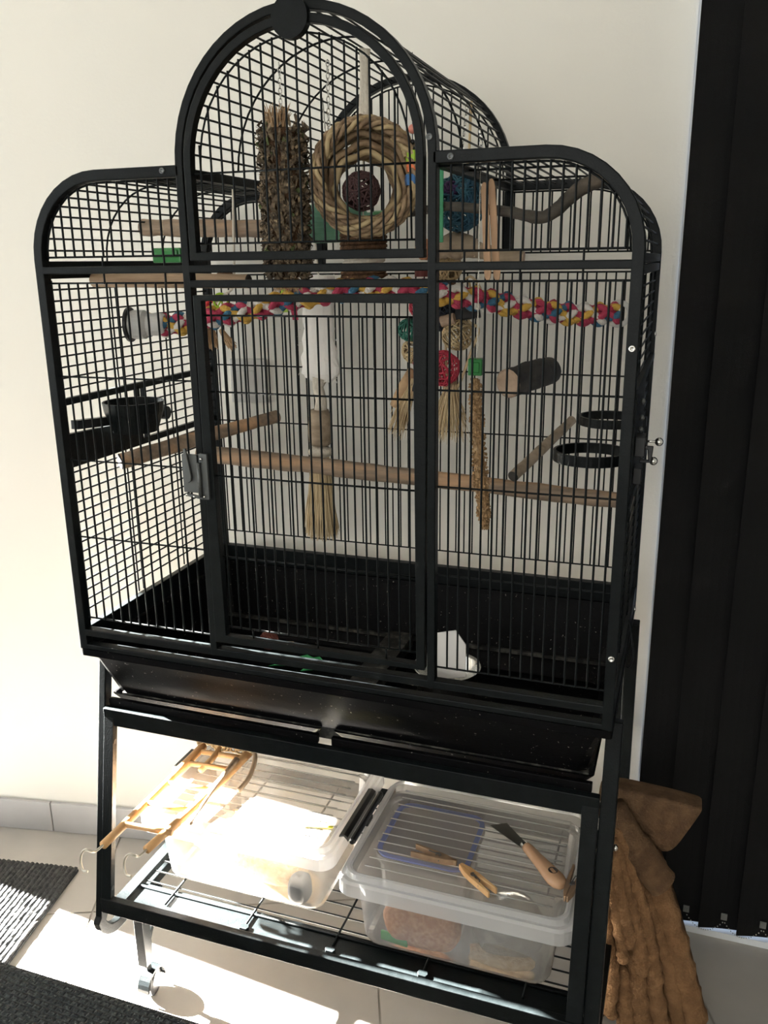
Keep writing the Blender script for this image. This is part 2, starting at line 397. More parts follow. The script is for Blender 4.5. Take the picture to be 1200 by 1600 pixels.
# light switch on the back wall
sw = thing('light_switch', 'pale square light switch on the wall behind the cage bars', 'light switch', WM @ Vector((0.054, -0.004, 1.065)))
m = MB(); m.box((0.017, -0.009, 1.022), (0.090, 0.0, 1.106), WM); m.build('plate', 'switch_plastic', sw, bevel=0.002)
m = MB(); m.box((0.027, -0.0125, 1.040), (0.066, -0.0088, 1.084), WM); m.build('rocker', 'switch_plastic', sw, bevel=0.001)

# ------------------------------------------------------------------ the cage
D = 0.448
cage = thing('birdcage', 'large black metal birdcage with arched top on a wheeled stand', 'birdcage', (0.4, 0.22, 0))
BK = 'black_metal'
def arc(cx, cz, r, a0, a1, n, y=0.0):
    return [Vector((cx+r*math.cos(math.radians(a0+(a1-a0)*k/n)), y, cz+r*math.sin(math.radians(a0+(a1-a0)*k/n)))) for k in range(n+1)]
AC, AZ, AR = 0.4, 1.398, 0.169         # arch centre and radius (outer)
SR = 0.11                              # shoulder corner radius
Yd = (0, 1, 0)
def frame_face(y, th, name, front=True):
    m = MB(); t = 0.0135
    # posts, shoulders
    pl = [Vector((t/2, y, 0.713)), Vector((t/2, y, 1.400-SR))] + arc(SR, 1.400-SR, SR-t/2, 180, 90, 10, y)[1:] + [Vector((0.236, y, 1.400-t/2))]
    pr = [Vector((0.8-p.x, p.y, p.z)) for p in pl]
    m.beam(pl, th, t, Yd); m.beam(pr, th, t, Yd)
    # arch with its columns
    q = [Vector((0.2365, y, 0.735 if front else 1.275)), Vector((0.2365, y, AZ))] + arc(AC, AZ, AR-0.0055, 180, 0, 28, y)[1:] + [Vector((0.5635, y, 0.735 if front else 1.275))]
    m.beam(q, th, 0.0105, Yd)
    # cross bars
    m.beam([(0.01, y, 1.2755), (0.79, y, 1.2755)], th*0.98, 0.0095, Yd)
    if front: m.beam([(0.238, y, 1.257), (0.562, y, 1.257)], th*0.98, 0.0095, Yd)
    if front:
        m.beam([(0.01, y, 0.741), (0.79, y, 0.741)], th*0.98, 0.011, Yd); m.beam([(0.01, y, 0.7175), (0.79, y, 0.7175)], th*0.98, 0.008, Yd)
    else: m.beam([(0.01, y, 0.7300), (0.79, y, 0.7300)], th*0.98, 0.033, Yd)
    return m.build(name, BK, cage, bevel=0.0012)
ff = frame_face(0.0075, 0.015, 'front_frame')
fb = frame_face(D-0.0075, 0.015, 'back_frame', False)
for x0 in (0.007, 0.793):
    for z, h in ((1.2825, 0.0105), (1.2695, 0.0105), (0.7305, 0.033)):
        m = MB(); m.beam([(x0, 0.012, z), (x0, D-0.012, z)], 0.0115, h, (1, 0, 0)); m.build('side_rail', BK, cage, bevel=0.001)
for x0 in (0.2365, 0.5635):
    m = MB(); m.beam([(x0, 0.014, 1.391), (x0, D-0.014, 1.391)], 0.012, 0.012, (1, 0, 0)); m.build('roof_rail', BK, cage, bevel=0.001)
# --- front and back bars
LX = [0.0305+0.01535*k for k in range(13)]
RX = [0.5835+0.01395*k for k in range(15)]
def shoulder_z(x, inset=0.0145):
    r = SR-inset
    xx = x if x < 0.4 else 0.8-x
    if xx >= SR: return 1.400-inset
    d = SR-xx
    return 1.400-SR+math.sqrt(max(0, r*r-d*d)) if d < r else None
def arch_z(x, r): 
    d = abs(x-AC)
    return AZ+math.sqrt(r*r-d*d) if d < r else None
def wiregrid(y, pre, back):
    zs = [1.2585, 1.131, 1.0105, 0.893, 0.763]
    hz = []
    secs = [(0.0135, 0.2315), (0.5685, 0.7865)] if not back else [(0.0135, 0.7865)]
    for a, b in secs:
        for z in (zs if not back else [1.262, 1.10, 0.995, 0.775]): hz.append(((a, y+0.002, z), (b, y+0.002, z)))
    if not back:
        for x in (0.105, 0.2, 0.6, 0.665, 0.735):
            hz.append(((x, y, 1.257), (x, y, 1.272))); hz.append(((x, y, 1.278), (x, y, 1.292)))
    for a, b, s in ((0.0145, 0.2315, 1), (0.5685, 0.7855, -1)):
        hz.append(((a, y+0.002, 1.2925), (b, y+0.002, 1.2925)))
        c = arc(SR, 1.400-SR, SR-0.0155, 180, 90, 10, y+0.002) + [Vector((0.2315, y+0.002, 1.400-0.0155))]
        if s < 0: c = [Vector((0.8-p.x, p.y, p.z)) for p in c]
        m = MB(); m.tube(c, 0.0014, 5); m.build(pre+'_curved_wire', BK, cage, smooth=True)
    m = MB()
    if back:
        c = [Vector((0.246, y+.002, 1.2925))]+arc(AC, AZ, AR-0.016, 180, 0, 22, y+0.002)+[Vector((0.554, y+.002, 1.2925))]
        m.tube(c, 0.0014, 5)
    else: m.tube(hz[0], 0.0014, 5)
    g = m.build(pre+'_grille', BK, cage, smooth=True)
    for a, b in (hz if back else hz[1:]): bar(g, a, b, 0.0014, 'cross_wire')
    if not back:
        for x in LX+RX: bar(g, (x, y, 0.763), (x, y, 1.2585))
        for x in LX+[LX[-1]+0.001]*0+RX:
            z = shoulder_z(x)
            if z and z > 1.30: bar(g, (x, y, 1.2925), (x, y, z))
    else:
        for k in range(52):
            x = 0.021+k*0.01487; bar(g, (x, y, 0.775), (x, y, 1.262), 0.0014)
            if 0.245 < x < 0.555: z = arch_z(x, AR-0.0155)
            else: z = shoulder_z(x)
            if z and z > 1.30: bar(g, (x, y, 1.2925), (x, y, z), 0.0014)
    return g
wiregrid(0.0085, 'front', False); wiregrid(D-0.0085, 'back', True)
# --- side and roof wires running front to back
for sx, x in ((0, 0.0065), (1, 0.7935)):
    m = MB()
    for y in (0.022, 0.152, 0.165, 0.293, 0.306, D-0.022): m.tube([(x, y, 0.752), (x, y, 1.262)], 0.0014, 5)
    g = m.build('side_grille', BK, cage, smooth=True)
    for k in range(32):
        z = 0.772+k*0.0154
        if 1.002 < z < 1.088:
            bar(g, (x, 0.222, z), (x, D-0.014, z), 0.0014, 'wire')
            if sx == 1: bar(g, (x, 0.014, z), (x, 0.20, z), 0.0014, 'wire')
        else: bar(g, (x, 0.014, z), (x, D-0.014, z), 0.0014, 'wire')
m = MB()
for y in (0.15, 0.30): m.tube(arc(AC, AZ, AR-0.008, 178, 2, 26, y), 0.0015, 5)
g = m.build('arch_roof_grille', BK, cage, smooth=True)
for k in range(33):
    a = math.radians(6+168*k/32); x, z = AC+(AR-0.006)*math.cos(a), AZ+(AR-0.006)*math.sin(a)
    bar(g, (x, 0.014, z), (x, D-0.014, z), 0.0014, 'wire')
for s in (0, 1):
    fx = (lambda x: x) if s == 0 else (lambda x: 0.8-x)
    m = MB()
    for y in (0.15, 0.30):
        c = [Vector((0.008, y, 1.285))]+arc(SR, 1.400-SR, SR-0.008, 180, 90, 10, y)+[Vector((0.232, y, 1.392))]
        m.tube([Vector((fx(p.x), p.y, p.z)) for p in c], 0.0015, 5)
    g = m.build('shoulder_roof_grille', BK, cage, smooth=True)
    for k in range(18):
        t = 0.012+k*0.0158; L1 = (SR-0.006)*PI/2
        if t < L1:
            a = PI-t/(SR-0.006); x, z = SR+(SR-0.006)*math.cos(a), 1.400-SR+(SR-0.006)*math.sin(a)
        else: x, z = SR+(t-L1), 1.394
        if x < 0.228: bar(g, (fx(x), 0.014, z), (fx(x), D-0.014, z), 0.0014, 'wire')
# --- top arched door
td = MB(); y = 0.0035
ra = AR-0.0195
td.beam([Vector((AC-ra, y, 1.2905))]+arc(AC, AZ, ra, 180, 0, 28, y)+[Vector((AC+ra, y, 1.2905))], 0.0125, 0.0098, Yd)
td.beam([(AC-ra-0.0055, y, 1.2905), (AC+ra+0.0055, y, 1.2905)], 0.0124, 0.0105, Yd)
tdo = td.build('top_door', BK, cage, bevel=0.001)
tw = MB()
for z in (1.306, 1.389): tw.tube([(AC-ra+0.004, y+0.003, z), (AC+ra-0.004, y+0.003, z)], 0.0013, 5)
tw.tube([Vector((AC-ra+0.012, y+.003, 1.306))]+arc(AC, AZ, ra-0.014, 180, 0, 24, y+0.003)+[Vector((AC+ra-0.012, y+.003, 1.306))], 0.0013, 5)
tw.build('cross_wire', BK, tdo, smooth=True)
for k in range(18):
    x = 0.2655+k*0.01488
    z = arch_z(x, ra-0.013)
    if z and x < 0.54: bar(tdo, (x, y+0.001, 1.306), (x, y+0.001, z), 0.0014)
m = MB(); m.lathe([(0.0, -0.011), (0.019, -0.011), (0.0225, -0.009), (0.0225, 0.002), (0.0, 0.002)], axisM((0.398, 0.0, 1.5475), (0, -1, 0)) @ Matrix.Translation((0, 0, 0.006)), 28, False)
m.build('round_badge', BK, cage, smooth=False)
# --- main door
dm = MB(); y = 0.005
dm.beam([(0.2500, y, 0.764), (0.2500, y, 1.2395), (0.5495, y, 1.2395), (0.5495, y, 0.764)], 0.0125, 0.0115, Yd, closed=True)
dmo = dm.build('main_door', BK, cage, bevel=0.001)
dw = MB()
for z in (1.2175, 1.1185, 1.0035, 0.887, 0.781): dw.tube([(0.2555, y+0.003, z), (0.544, y+0.003, z)], 0.0014, 5)
for x in (0.30, 0.40, 0.50): dw.tube([(x, y, 0.768), (x, y, 0.782)], 0.0015, 5)
dw.build('cross_wire', BK, dmo, smooth=True)
for k in range(19): bar(dmo, (0.2655+k*0.01490, y+0.001, 0.781), (0.2655+k*0.01490, y+0.001, 1.2175 if k % 4 else 1.235), 0.0014)
# latch on the main door
lt = MB(); lt.box((0.2125, -0.0075, 0.981), (0.2360, -0.0005, 1.034))
lt.box((0.2380, -0.0065, 0.972), (0.2510, -0.0002, 1.036)); lt.beam([(0.2150, -0.006, 0.978), (0.2420, -0.006, 0.974)], 0.005, 0.004, Yd)
lt.build('latch', 'latch_steel', dmo, bevel=0.0012)
m = MB(); m.tube([(0.2395, -0.0095, 0.976), (0.2395, -0.0095, 1.024)], 0.0026, 8); m.build('latch_pin', 'latch_steel', dmo, smooth=True)
m = MB(); m.prism([(0.2190, 1.043), (0.2225, 1.043), (0.2285, 1.004), (0.2270, 0.998), (0.2235, 0.9955), (0.2200, 0.998), (0.2188, 1.004)], 0.0085, 0.0125, Matrix.Rotation(PI/2, 4, 'X')); m.build('latch_lever', 'latch_steel', dmo, bevel=0.0008)
m = MB()
for x, z in ((0.2170, 0.9775), (0.2285, 0.9755), (0.2440, 0.9765), (0.2185, 1.0285), (0.2430, 1.0290)): m.lathe([(0.0, 0), (0.0022, 0), (0.0016, 0.0016), (0.0, 0.0018)], axisM((x, -0.0075, z), (0, -1, 0)), 8, False)
m.build('rivet', 'steel', dmo, smooth=True)
# screws
for x, y, z, d in ((0.793, 0.0, 1.186, (0, -1, 0)), (0.793, 0.0, 0.812, (0, -1, 0)), (0.0, 0.0065, 1.186, (-1, -0.5, 0)), (0.0, 0.0065, 0.845, (-1, -0.5, 0)), (0.585, 0.0, 1.393, (0, -1, 0)), (0.213, 0.0, 1.394, (0, -1, 0)), (0.5605, 0.0, 1.4145, (0, -1, 0)), (0.8, 0.41, 1.17, (1, 0, 0)), (0.8, 0.40, 0.72, (1, 0, 0))):
    m = MB(); m.lathe([(0.0040, 0.0), (0.0040, 0.0010), (0.0028, 0.0020), (0.0020, 0.0010), (0.0, 0.0008)], axisM((x, y, z), d), 12, False); m.build('screw', 'steel' if x > 0.79 else 'latch_steel', cage, smooth=True)
# --- funnel tray under the cage
T0 = rrect(0.0, 0.0, 0.8, D, 0.004, 2); T1 = rrect(0.018, 0.050, 0.772, 0.405, 0.02, 2)
ti = rrect(0.016, 0.016, 0.784, D-0.016, 0.004, 2)
V = lambda o, z: [Vector((a, b, z)) for a, b in o]
m = MB(); m.loft([V(ti, 0.7130), V(T0, 0.7130), V(T0, 0.7020), V(rrect(0.012, 0.012, 0.788, D-0.012, 0.006, 2), 0.7015), V(T1, 0.6180), V(rrect(0.022, 0.054, 0.768, 0.401, 0.02, 2), 0.6180), V(rrect(0.017, 0.018, 0.783, D-0.018, 0.004, 2), 0.7040), V(ti, 0.7130)], (False, False))
m.build('funnel_tray', 'black_tray', cage)
m = MB(); m.box((0.368, 0.052, 0.598), (0.414, 0.403, 0.622)); m.beam([(0.03, 0.055, 0.6145), (0.77, 0.055, 0.6145)], 0.010, 0.006, Yd); m.beam([(0.03, 0.400, 0.6145), (0.77, 0.400, 0.6145)], 0.010, 0.006, Yd)
m.build('drawer_rail', 'dusty_rail', cage)
for a, b in ((0.015, 0.380), (0.402, 0.777)):
    m = MB()
    o0 = rrect(a-0.001, 0.044, b+0.001, 0.410, 0.006, 3); o1 = rrect(a+0.02, 0.060, b-0.02, 0.385, 0.02, 3)
    oi = rrect(a+0.002, 0.047, b-0.002, 0.407, 0.006, 3)
    m.loft([V(rrect(a+0.022, 0.062, b-0.022, 0.383, 0.02, 3), 0.5838), V(oi, 0.6165), V(o0, 0.6165), V(o1, 0.582)], (True, True))
    dr = m.build('drawer', 'black_tray', cage)
    m = MB(); pr = [(a, 0.612), (b, 0.612), (b, 0.600), (b-0.004, 0.590), (b-0.014, 0.5855), (a+0.014, 0.5855), (a+0.004, 0.590), (a, 0.600)]
    m.prism([(p, -q) for p, q in pr], 0.034, 0.042, Matrix(((1, 0, 0, 0), (0, 0, 1, 0), (0, -1, 0, 0), (0, 0, 0, 1))))
    m.build('drawer_front', 'black_tray', dr, bevel=0.001)
# --- stand
def ys(z): return 0.012+0.187*(z-0.504)
def yb(z): return D-0.012-0.187*(z-0.504)
for x, sgn in ((0.005, 1), (0.800, -1)):
    zt, zb_, R = 0.700, 0.200, 0.045
    path = [Vector((x, ys(zt)+0.006, zt)), Vector((x, ys(zb_+R)+0.006, zb_+R))]
    y0 = ys(zb_)+0.006; y1 = yb(zb_)-0.006
    for k in range(1, 9):
        a = PI+PI/2*k/8; path.append(Vector((x, y0+R+R*math.cos(a), zb_+R+R*math.sin(a))))
    for k in range(0, 9):
        a = -PI/2+PI/2*k/8; path.append(Vector((x, y1-R+R*math.cos(a), zb_+R+R*math.sin(a))))
    path.append(Vector((x, yb(zt)-0.006, zt)))
    m = MB(); m.beam(path, 0.0125 if sgn > 0 else 0.021, 0.018, (1, 0, 0)); ss = m.build('stand_side', BK, cage, bevel=0.0015)
    for yc in (0.052, D-0.052):
        cs = MB(); xc = x+0.012*sgn
        cs.box((xc-0.009, yc-0.011, 0.075), (xc+0.009, yc+0.011, 0.199)); cs.beam([(xc, yc+0.006, 0.11), (xc, yc+(0.06 if yc < 0.2 else -0.06), 0.198)], 0.012, 0.008, (1, 0, 0))
        c_ = cs.build('caster', BK, cage, bevel=0.001)
        m = MB(); m.lathe([(0.0, -0.0095), (0.020, -0.0095), (0.0245, -0.006), (0.0245, 0.006), (0.020, 0.0095), (0.0, 0.0095)], axisM((xc, yc+0.012, 0.0245), (1, 0.25, 0)), 24, False); m.build('wheel', 'black_plastic', c_, smooth=False)
        m = MB(); hood = [Vector((xc, yc+0.012+0.0275*math.cos(a), 0.0245+0.0275*math.sin(a))) for a in [math.radians(q) for q in range(-10, 200, 15)]]
        m.beam(hood, 0.023, 0.004, (1, 0, 0)); m.tube([(xc, yc+0.008, 0.05), (xc, yc+0.003, 0.077)], 0.005, 8); m.build('caster_hood', BK, c_)
def stand_frame(yf, name):
    m = MB()
    xl, xr = 0.0205, 0.7775
    P = [Vector((xl, yf(0.270), 0.270)), Vector((xl, yf(0.586), 0.586)), Vector((xr, yf(0.586), 0.586)), Vector((xr, yf(0.270), 0.270))]
    for i, wdt in ((0, 0.018), (2, 0.022)): m.beam([P[i], P[i+1]], 0.012, wdt, Yd)
    m.beam([P[1]-Vector((0.009, 0, 0)), P[2]+Vector((0.011, 0, 0))], 0.0119, 0.029, Yd); m.beam([P[0]-Vector((0.009, 0, 0)), P[3]+Vector((0.011, 0, 0))], 0.0119, 0.028, Yd)
    return m.build(name, BK, cage, bevel=0.001)
stand_frame(ys, 'stand_front_frame'); stand_frame(yb, 'stand_back_frame')
# inner flange of the shelf frame and the wire shelf
m = MB(); m.beam([(0.03, 0.012, 0.250), (0.768, 0.012, 0.250)], 0.075, 0.004, Yd); m.beam([(0.03, D-0.03, 0.250), (0.768, D-0.03, 0.250)], 0.05, 0.004, Yd)
for x in (0.022, 0.776): m.beam([(x, -0.02, 0.252), (x, D+0.02, 0.252)], 0.02, 0.012, (1, 0, 0))
m.build('shelf_rail', BK, cage)
m = MB()
for x in (0.10, 0.25, 0.40, 0.55, 0.70): m.tube([(x, 0.012, 0.2555), (x, D-0.03, 0.2555)], 0.0020, 5)
m.tube([(0.034, 0.040, 0.2540), (0.764, 0.040, 0.2540)], 0.0025, 6)
g = m.build('wire_shelf', BK, cage, smooth=True)
for k in range(14): bar(g, (0.034, 0.055+k*0.0265, 0.2535), (0.764, 0.055+k*0.0265, 0.2535), 0.0015, 'shelf_wire')
for x in (0.25, 0.40, 0.55):
    m = MB(); m.prism([(-0.006, -0.005), (0.006, -0.005), (0.0085, 0.0), (0.006, 0.006), (-0.006, 0.006), (-0.0085, 0.0)], 0.2523, 0.2575, Matrix.Translation((x, 0.008, 0))); m.build('shelf_tab', BK, cage, bevel=0.0008)
for z in (0.545, 0.300):
    m = MB(); m.lathe([(0.0, 0), (0.004, 0), (0.004, 0.0006), (0.0, 0.0006)], axisM((0.0296, ys(z), z), (1, 0, 0)), 12, False); m.build('bolt_hole', 'black_plastic', cage)
m = MB(); m.lathe([(0.0, 0), (0.0045, 0), (0.0045, 0.003), (0.002, 0.005), (0.0, 0.005)], axisM((0.811, ys(0.53)+0.006, 0.53), (1, 0, 0)), 12, False); m.build('screw', 'steel', cage, smooth=True)
# --- feeder hatches on both sides
m = MB()
for z in (1.092, 1.000): m.beam([(0.0035, 0.016, z), (0.0035, D-0.016, z)], 0.007, 0.010, (1, 0, 0))
for y in (0.200, 0.218): m.beam([(0.0035, y, 1.0), (0.0035, y, 1.092)], 0.007, 0.007, (1, 0, 0))
m.build('feeder_hatch', BK, cage)
m = MB()
m.prism([(0.018, 1.002), (0.195, 1.002), (0.198, 1.030), (0.150, 1.040), (0.018, 1.046)], -0.004, 0.004, Matrix(((0, 0, 1, 0.006), (1, 0, 0, 0), (0, 1, 0, 0), (0, 0, 0, 1))))
m.lathe([(0.0, 0.0), (0.034, 0.0), (0.044, 0.030), (0.046, 0.046), (0.043, 0.046), (0.041, 0.030), (0.030, 0.004), (0.0, 0.004)], Matrix.Translation((0.056, 0.115, 1.036)), 20, False)
m.build('feeder_dish', BK, cage, smooth=False)
m = MB(); m.beam([(0.012, 0.03, 1.058), (0.03, 0.120, 1.052), (0.028, 0.225, 1.044)], 0.012, 0.013, (1, 0, 0)); m.lathe([(0.0, 0), (0.011, 0), (0.011, 0.016), (0.0, 0.016)], axisM((0.022, 0.232, 1.044), (1, 0, 0)), 14, False); m.build('feeder_swing_arm', 'black_dusty', cage)
for yc, zc in ((0.112, 1.040), (0.372, 1.041)):
    m = MB(); pts = [Vector((0.7435+0.0455*math.cos(2*PI*k/40), yc+0.0455*math.sin(2*PI*k/40), zc)) for k in range(40)]
    m.beam(pts, 0.0135, 0.0035, (0, 0, 1), closed=True); m.beam([(0.787, yc, zc), (0.799, yc, zc)], 0.016, 0.014, (0, 1, 0)); m.build('feeder_ring', BK, cage, smooth=False)
m = MB()
for z in (1.135, 0.995): m.beam([(0.7975, 0.016, z), (0.7975, D-0.016, z)], 0.007, 0.008, (1, 0, 0))
m.prism([(0.03, 1.0), (0.24, 1.0), (0.24, 1.13), (0.06, 1.13)], -0.001, 0.001, Matrix(((0, 0, 1, 0.7985), (1, 0, 0, 0), (0, 1, 0, 0), (0, 0, 0, 1))))
m.build('feeder_hatch', BK, cage)
m = MB(); m.box((0.800, 0.06, 1.052), (0.812, 0.09, 1.076)); m.box((0.800, 0.06, 1.018), (0.810, 0.09, 1.038)); m.beam([(0.808, 0.072, 1.062), (0.818, 0.072, 1.062), (0.818, 0.072, 1.045), (0.806, 0.072, 1.045)], 0.005, 0.004, Yd); m.build('feeder_lock', 'black_plastic', cage, bevel=0.001)
for xx, zz in ((0.826, 1.068), (0.821, 1.044)):
    m = MB(); m.tube([(0.808, 0.08, zz), (xx, 0.08, zz)], 0.0016, 6); m.ball((xx+0.001, 0.08, zz), 0.0052, 12, 8); m.build('ball_knob', 'steel', cage, smooth=True)
for zz in (1.115, 1.095, 1.08):
    m = MB(); m.ball((0.8045, 0.09, zz), 0.0042, 8, 5, (0.8, 1, 1)); m.build('bolt_head', 'latch_steel', cage, smooth=True)
# bent wire hook on the right side
m = MB(); 
for dz, oy in ((0, 0), (-0.006, 0.004)): m.tube(catmull([(0.803, 0.16+oy, 0.80), (0.809, 0.155+oy, 0.775+dz), (0.813, 0.15+oy, 0.75+dz), (0.806, 0.15+oy, 0.735+dz), (0.803, 0.155+oy, 0.75+dz)], 4), 0.0011, 5)
m.build('wire_hook', BK, cage, smooth=True)

# ------------------------------------------------------------------ perches
def rod(name, label, pts, r, m_, end=None, cat='perch', n=14, wob=0.06, seed=1, group=None):
    rnd = random.Random(seed); P = catmull(pts, 8)
    rr = r if isinstance(r, (list, tuple)) else [r]*len(pts)
    R = []
    for i in range(len(P)):
        t = i/(len(P)-1)*(len(rr)-1); k = min(int(t), len(rr)-2) if len(rr) > 1 else 0
        R.append((rr[k]+(rr[k+1]-rr[k])*(t-k))*(1+rnd.uniform(-wob, wob)))
    P = [p+Vector((0, rnd.uniform(-1, 1), rnd.uniform(-1, 1)))*R[i]*wob for i, p in enumerate(P)]
    root = thing(name, label, cat, pts[0], group)
    MB().tube(P, R, n, cap=False).build('shaft', m_, root, smooth=True)
    for i, d in ((0, P[0]-P[1]), (-1, P[-1]-P[-2])):
        m = MB(); m.lathe([(R[i]*1.0, -0.0002), (R[i]*0.86, R[i]*0.12), (0.0, R[i]*0.14)], axisM(P[i], d), n, False); m.build('cut_end', end or m_, root)
    return root
rod('perch', 'thick pale bark perch at the upper left of the cage', [(0.012, 0.245, 1.339), (0.12, 0.245, 1.335), (0.245, 0.245, 1.331)], [0.0125, 0.0135, 0.0125], 'bark_perch', 'cut_wood', seed=2)
rod('perch', 'smooth brown dowel perch just under the upper left mid bar', [(0.012, 0.108, 1.261), (0.14, 0.105, 1.2595), (0.272, 0.101, 1.258)], [0.0105, 0.0105, 0.0095], 'smooth_perch', 'dark_bark', wob=0.01, seed=3)
rod('perch', 'natural wood perch sloping back behind the door latch', [(0.012, 0.128, 0.981), (0.09, 0.24, 1.002), (0.176, 0.362, 1.023)], [0.0135, 0.0125, 0.0105], 'bark_perch', 'dark_bark', seed=4)
rod('perch', 'long reddish bark perch running across the middle of the cage', [(0.030, 0.335, 0.953), (0.3, 0.335, 0.943), (0.55, 0.335, 0.932), (0.79, 0.335, 0.921)], [0.0150, 0.0145, 0.0135, 0.0125], 'bark_perch', 'cut_wood', seed=5)
rod('perch', 'short thick dark log perch with a pale sawn end', [(0.590, 0.335, 1.0965), (0.615, 0.39, 1.103), (0.640, 0.437, 1.107)], [0.0225, 0.0235, 0.0220], 'dark_bark', 'cut_wood', n=18, wob=0.04, seed=6)
rod('perch', 'thin tapering stick perch leaning up by the feeder rings', [(0.618, 0.25, 0.970), (0.648, 0.345, 0.998), (0.678, 0.436, 1.026)], [0.0088, 0.0085, 0.0075], 'pale_perch', 'dark_bark', seed=7)
rod('branch', 'crooked grey branch under the right shoulder of the roof', [(0.735, 0.2, 1.383), (0.700, 0.2, 1.366), (0.660, 0.2, 1.336), (0.610, 0.203, 1.343), (0.54, 0.207, 1.352), (0.505, 0.222, 1.353), (0.455, 0.278, 1.350), (0.34, 0.295, 1.340)], [0.0105, 0.0095, 0.0085, 0.0070, 0.0062, 0.006, 0.0055, 0.005], 'grey_branch', seed=8)
rod('perch', 'knobbly flat driftwood perch below the blue vine ball', [(0.475, 0.31, 1.296), (0.515, 0.305, 1.304), (0.548, 0.30, 1.296), (0.585, 0.298, 1.287), (0.615, 0.296, 1.2845)], [0.012, 0.021, 0.012, 0.0095, 0.010], 'pale_perch', 'cut_wood', seed=9, wob=0.05)

# ------------------------------------------------------------------ rope perch
rope = thing('rope_perch', 'twisted red, yellow, blue and white rope perch', 'perch', (0.03, 0.19, 1.191))
RP = catmull([(0.040, 0.195, 1.190), (0.075, 0.205, 1.1895), (0.122, 0.222, 1.197), (0.20, 0.24, 1.211), (0.29, 0.255, 1.231), (0.39, 0.265, 1.2435), (0.500, 0.272, 1.2350), (0.559, 0.31, 1.2235), (0.645, 0.37, 1.2045), (0.70, 0.405, 1.199), (0.738, 0.430, 1.1985)], 24)
cols = ['rope_red', 'rope_yellow', 'rope_white', 'rope_blue', 'rope_red', 'rope_yellow', 'rope_red', 'rope_white']
acc = 0; strands = [[] for _ in cols]
for i, p in enumerate(RP):
    if i: acc += (p-RP[i-1]).length
    a = RP[max(0, i-1)]; b = RP[min(len(RP)-1, i+1)]; t = (b-a).normalized(); sd_ = t.cross(Vector((0, 0, 1))).normalized(); nu = sd_.cross(t)
    for k in range(8):
        dr = 1 if k < 4 else -1; ph = 2*PI*(k % 4)/4+(0 if k < 4 else PI/4)
        an = ph+dr*acc*2*PI/0.105
        rr = 0.0112+0.0030*math.cos(4*an*1.0)*dr
        strands[k].append(p+(sd_*math.cos(an)+nu*math.sin(an))*rr)
for k, c in enumerate(cols): MB().tube(strands[k], 0.0056, 8).build('strand', c, rope, smooth=True)
MB().tube(RP, 0.0085, 8).build('core', 'rope_red', rope)
dL = (RP[1]-RP[0]).normalized()
m = MB(); m.lathe([(0.0, 0), (0.021, 0), (0.0225, 0.004), (0.0225, 0.022), (0.0175, 0.028), (0.0175, 0.052), (0.0150, 0.056), (0.0, 0.056)], axisM((0.016, 0.186, 1.191), (1, 0.22, 0)), 24, False); m.build('end_cap', 'grey_plastic', rope, smooth=False)
m = MB(); m.lathe([(0.0, 0), (0.027, 0), (0.027, 0.004), (0.0, 0.004)], axisM((0.0115, 0.185, 1.191), (1, 0.22, 0)), 24, False); m.build('washer', 'black_plastic', rope)
m = MB(); m.lathe([(0.0135, -0.002), (0.0165, -0.006), (0.0205, -0.006), (0.0215, 0.0), (0.0205, 0.006), (0.0135, 0.004)], axisM((0.742, 0.434, 1.1985), (0.1, -1, 0)), 26, False); m.build('end_ring', 'grey_plastic', rope, smooth=True)

# ------------------------------------------------------------------ toys
def vine_ball(mb, c, r, n=18, t=0.0013, seed=0, seg=26):
    rnd = random.Random(seed); c = Vector(c)
    for i in range(n):
        ax = Vector((rnd.gauss(0, 1), rnd.gauss(0, 1), rnd.gauss(0, 1))).normalized(); u = ax.orthogonal().normalized(); v = ax.cross(u)
        off = rnd.uniform(-0.45, 0.45)*r; rr = math.sqrt(max(0.1*r*r, r*r-off*off)); ph = rnd.uniform(0, 6)
        mb.tube([c+ax*(off+0.05*r*math.sin(3*a+ph))+(u*math.cos(a)+v*math.sin(a))*rr*(1+0.04*math.sin(5*a+ph)) for a in [2*PI*k/seg for k in range(seg)]], t, 4, closed=True)
    return mb
def chain(mb, p0, p1, r=0.0028, t=0.0007):
    p0, p1 = Vector(p0), Vector(p1); L_ = (p1-p0).length; n = max(2, int(L_/(r*2.2))); d = (p1-p0)/n; q = d.normalized(); u = q.orthogonal().normalized(); v = q.cross(u)
    for i in range(n):
        c = p0+d*(i+0.5); s_ = u if i % 2 else v
        mb.tube([c+(q*math.cos(a)*1.35+s_*math.sin(a)*0.75)*r for a in [2*PI*k/8 for k in range(8)]], t, 4, closed=True)
    return mb
def tassel(mb, top, length, r0, r1, n, t, seed=0, droop=0.15, axis=(0, 0, -1)):
    rnd = random.Random(seed); top = Vector(top); ax = Vector(axis).normalized()
    for i in range(n):
        a = rnd.uniform(0, 2*PI); q = math.sqrt(rnd.random()); L_ = length*rnd.uniform(1-droop, 1.0)
        u = ax.orthogonal().normalized(); v = ax.cross(u); dr = u*math.cos(a)+v*math.sin(a)
        pts = []
        for k in range(5):
            s_ = k/4; pts.append(top+ax*(L_*s_)+dr*q*(r0+(r1-r0)*s_**1.2)+Vector((rnd.uniform(-1, 1), rnd.uniform(-1, 1), 0))*0.002*s_)
        mb.tube(pts, [t, t, t, t*0.9, t*0.4], 4)
    return mb

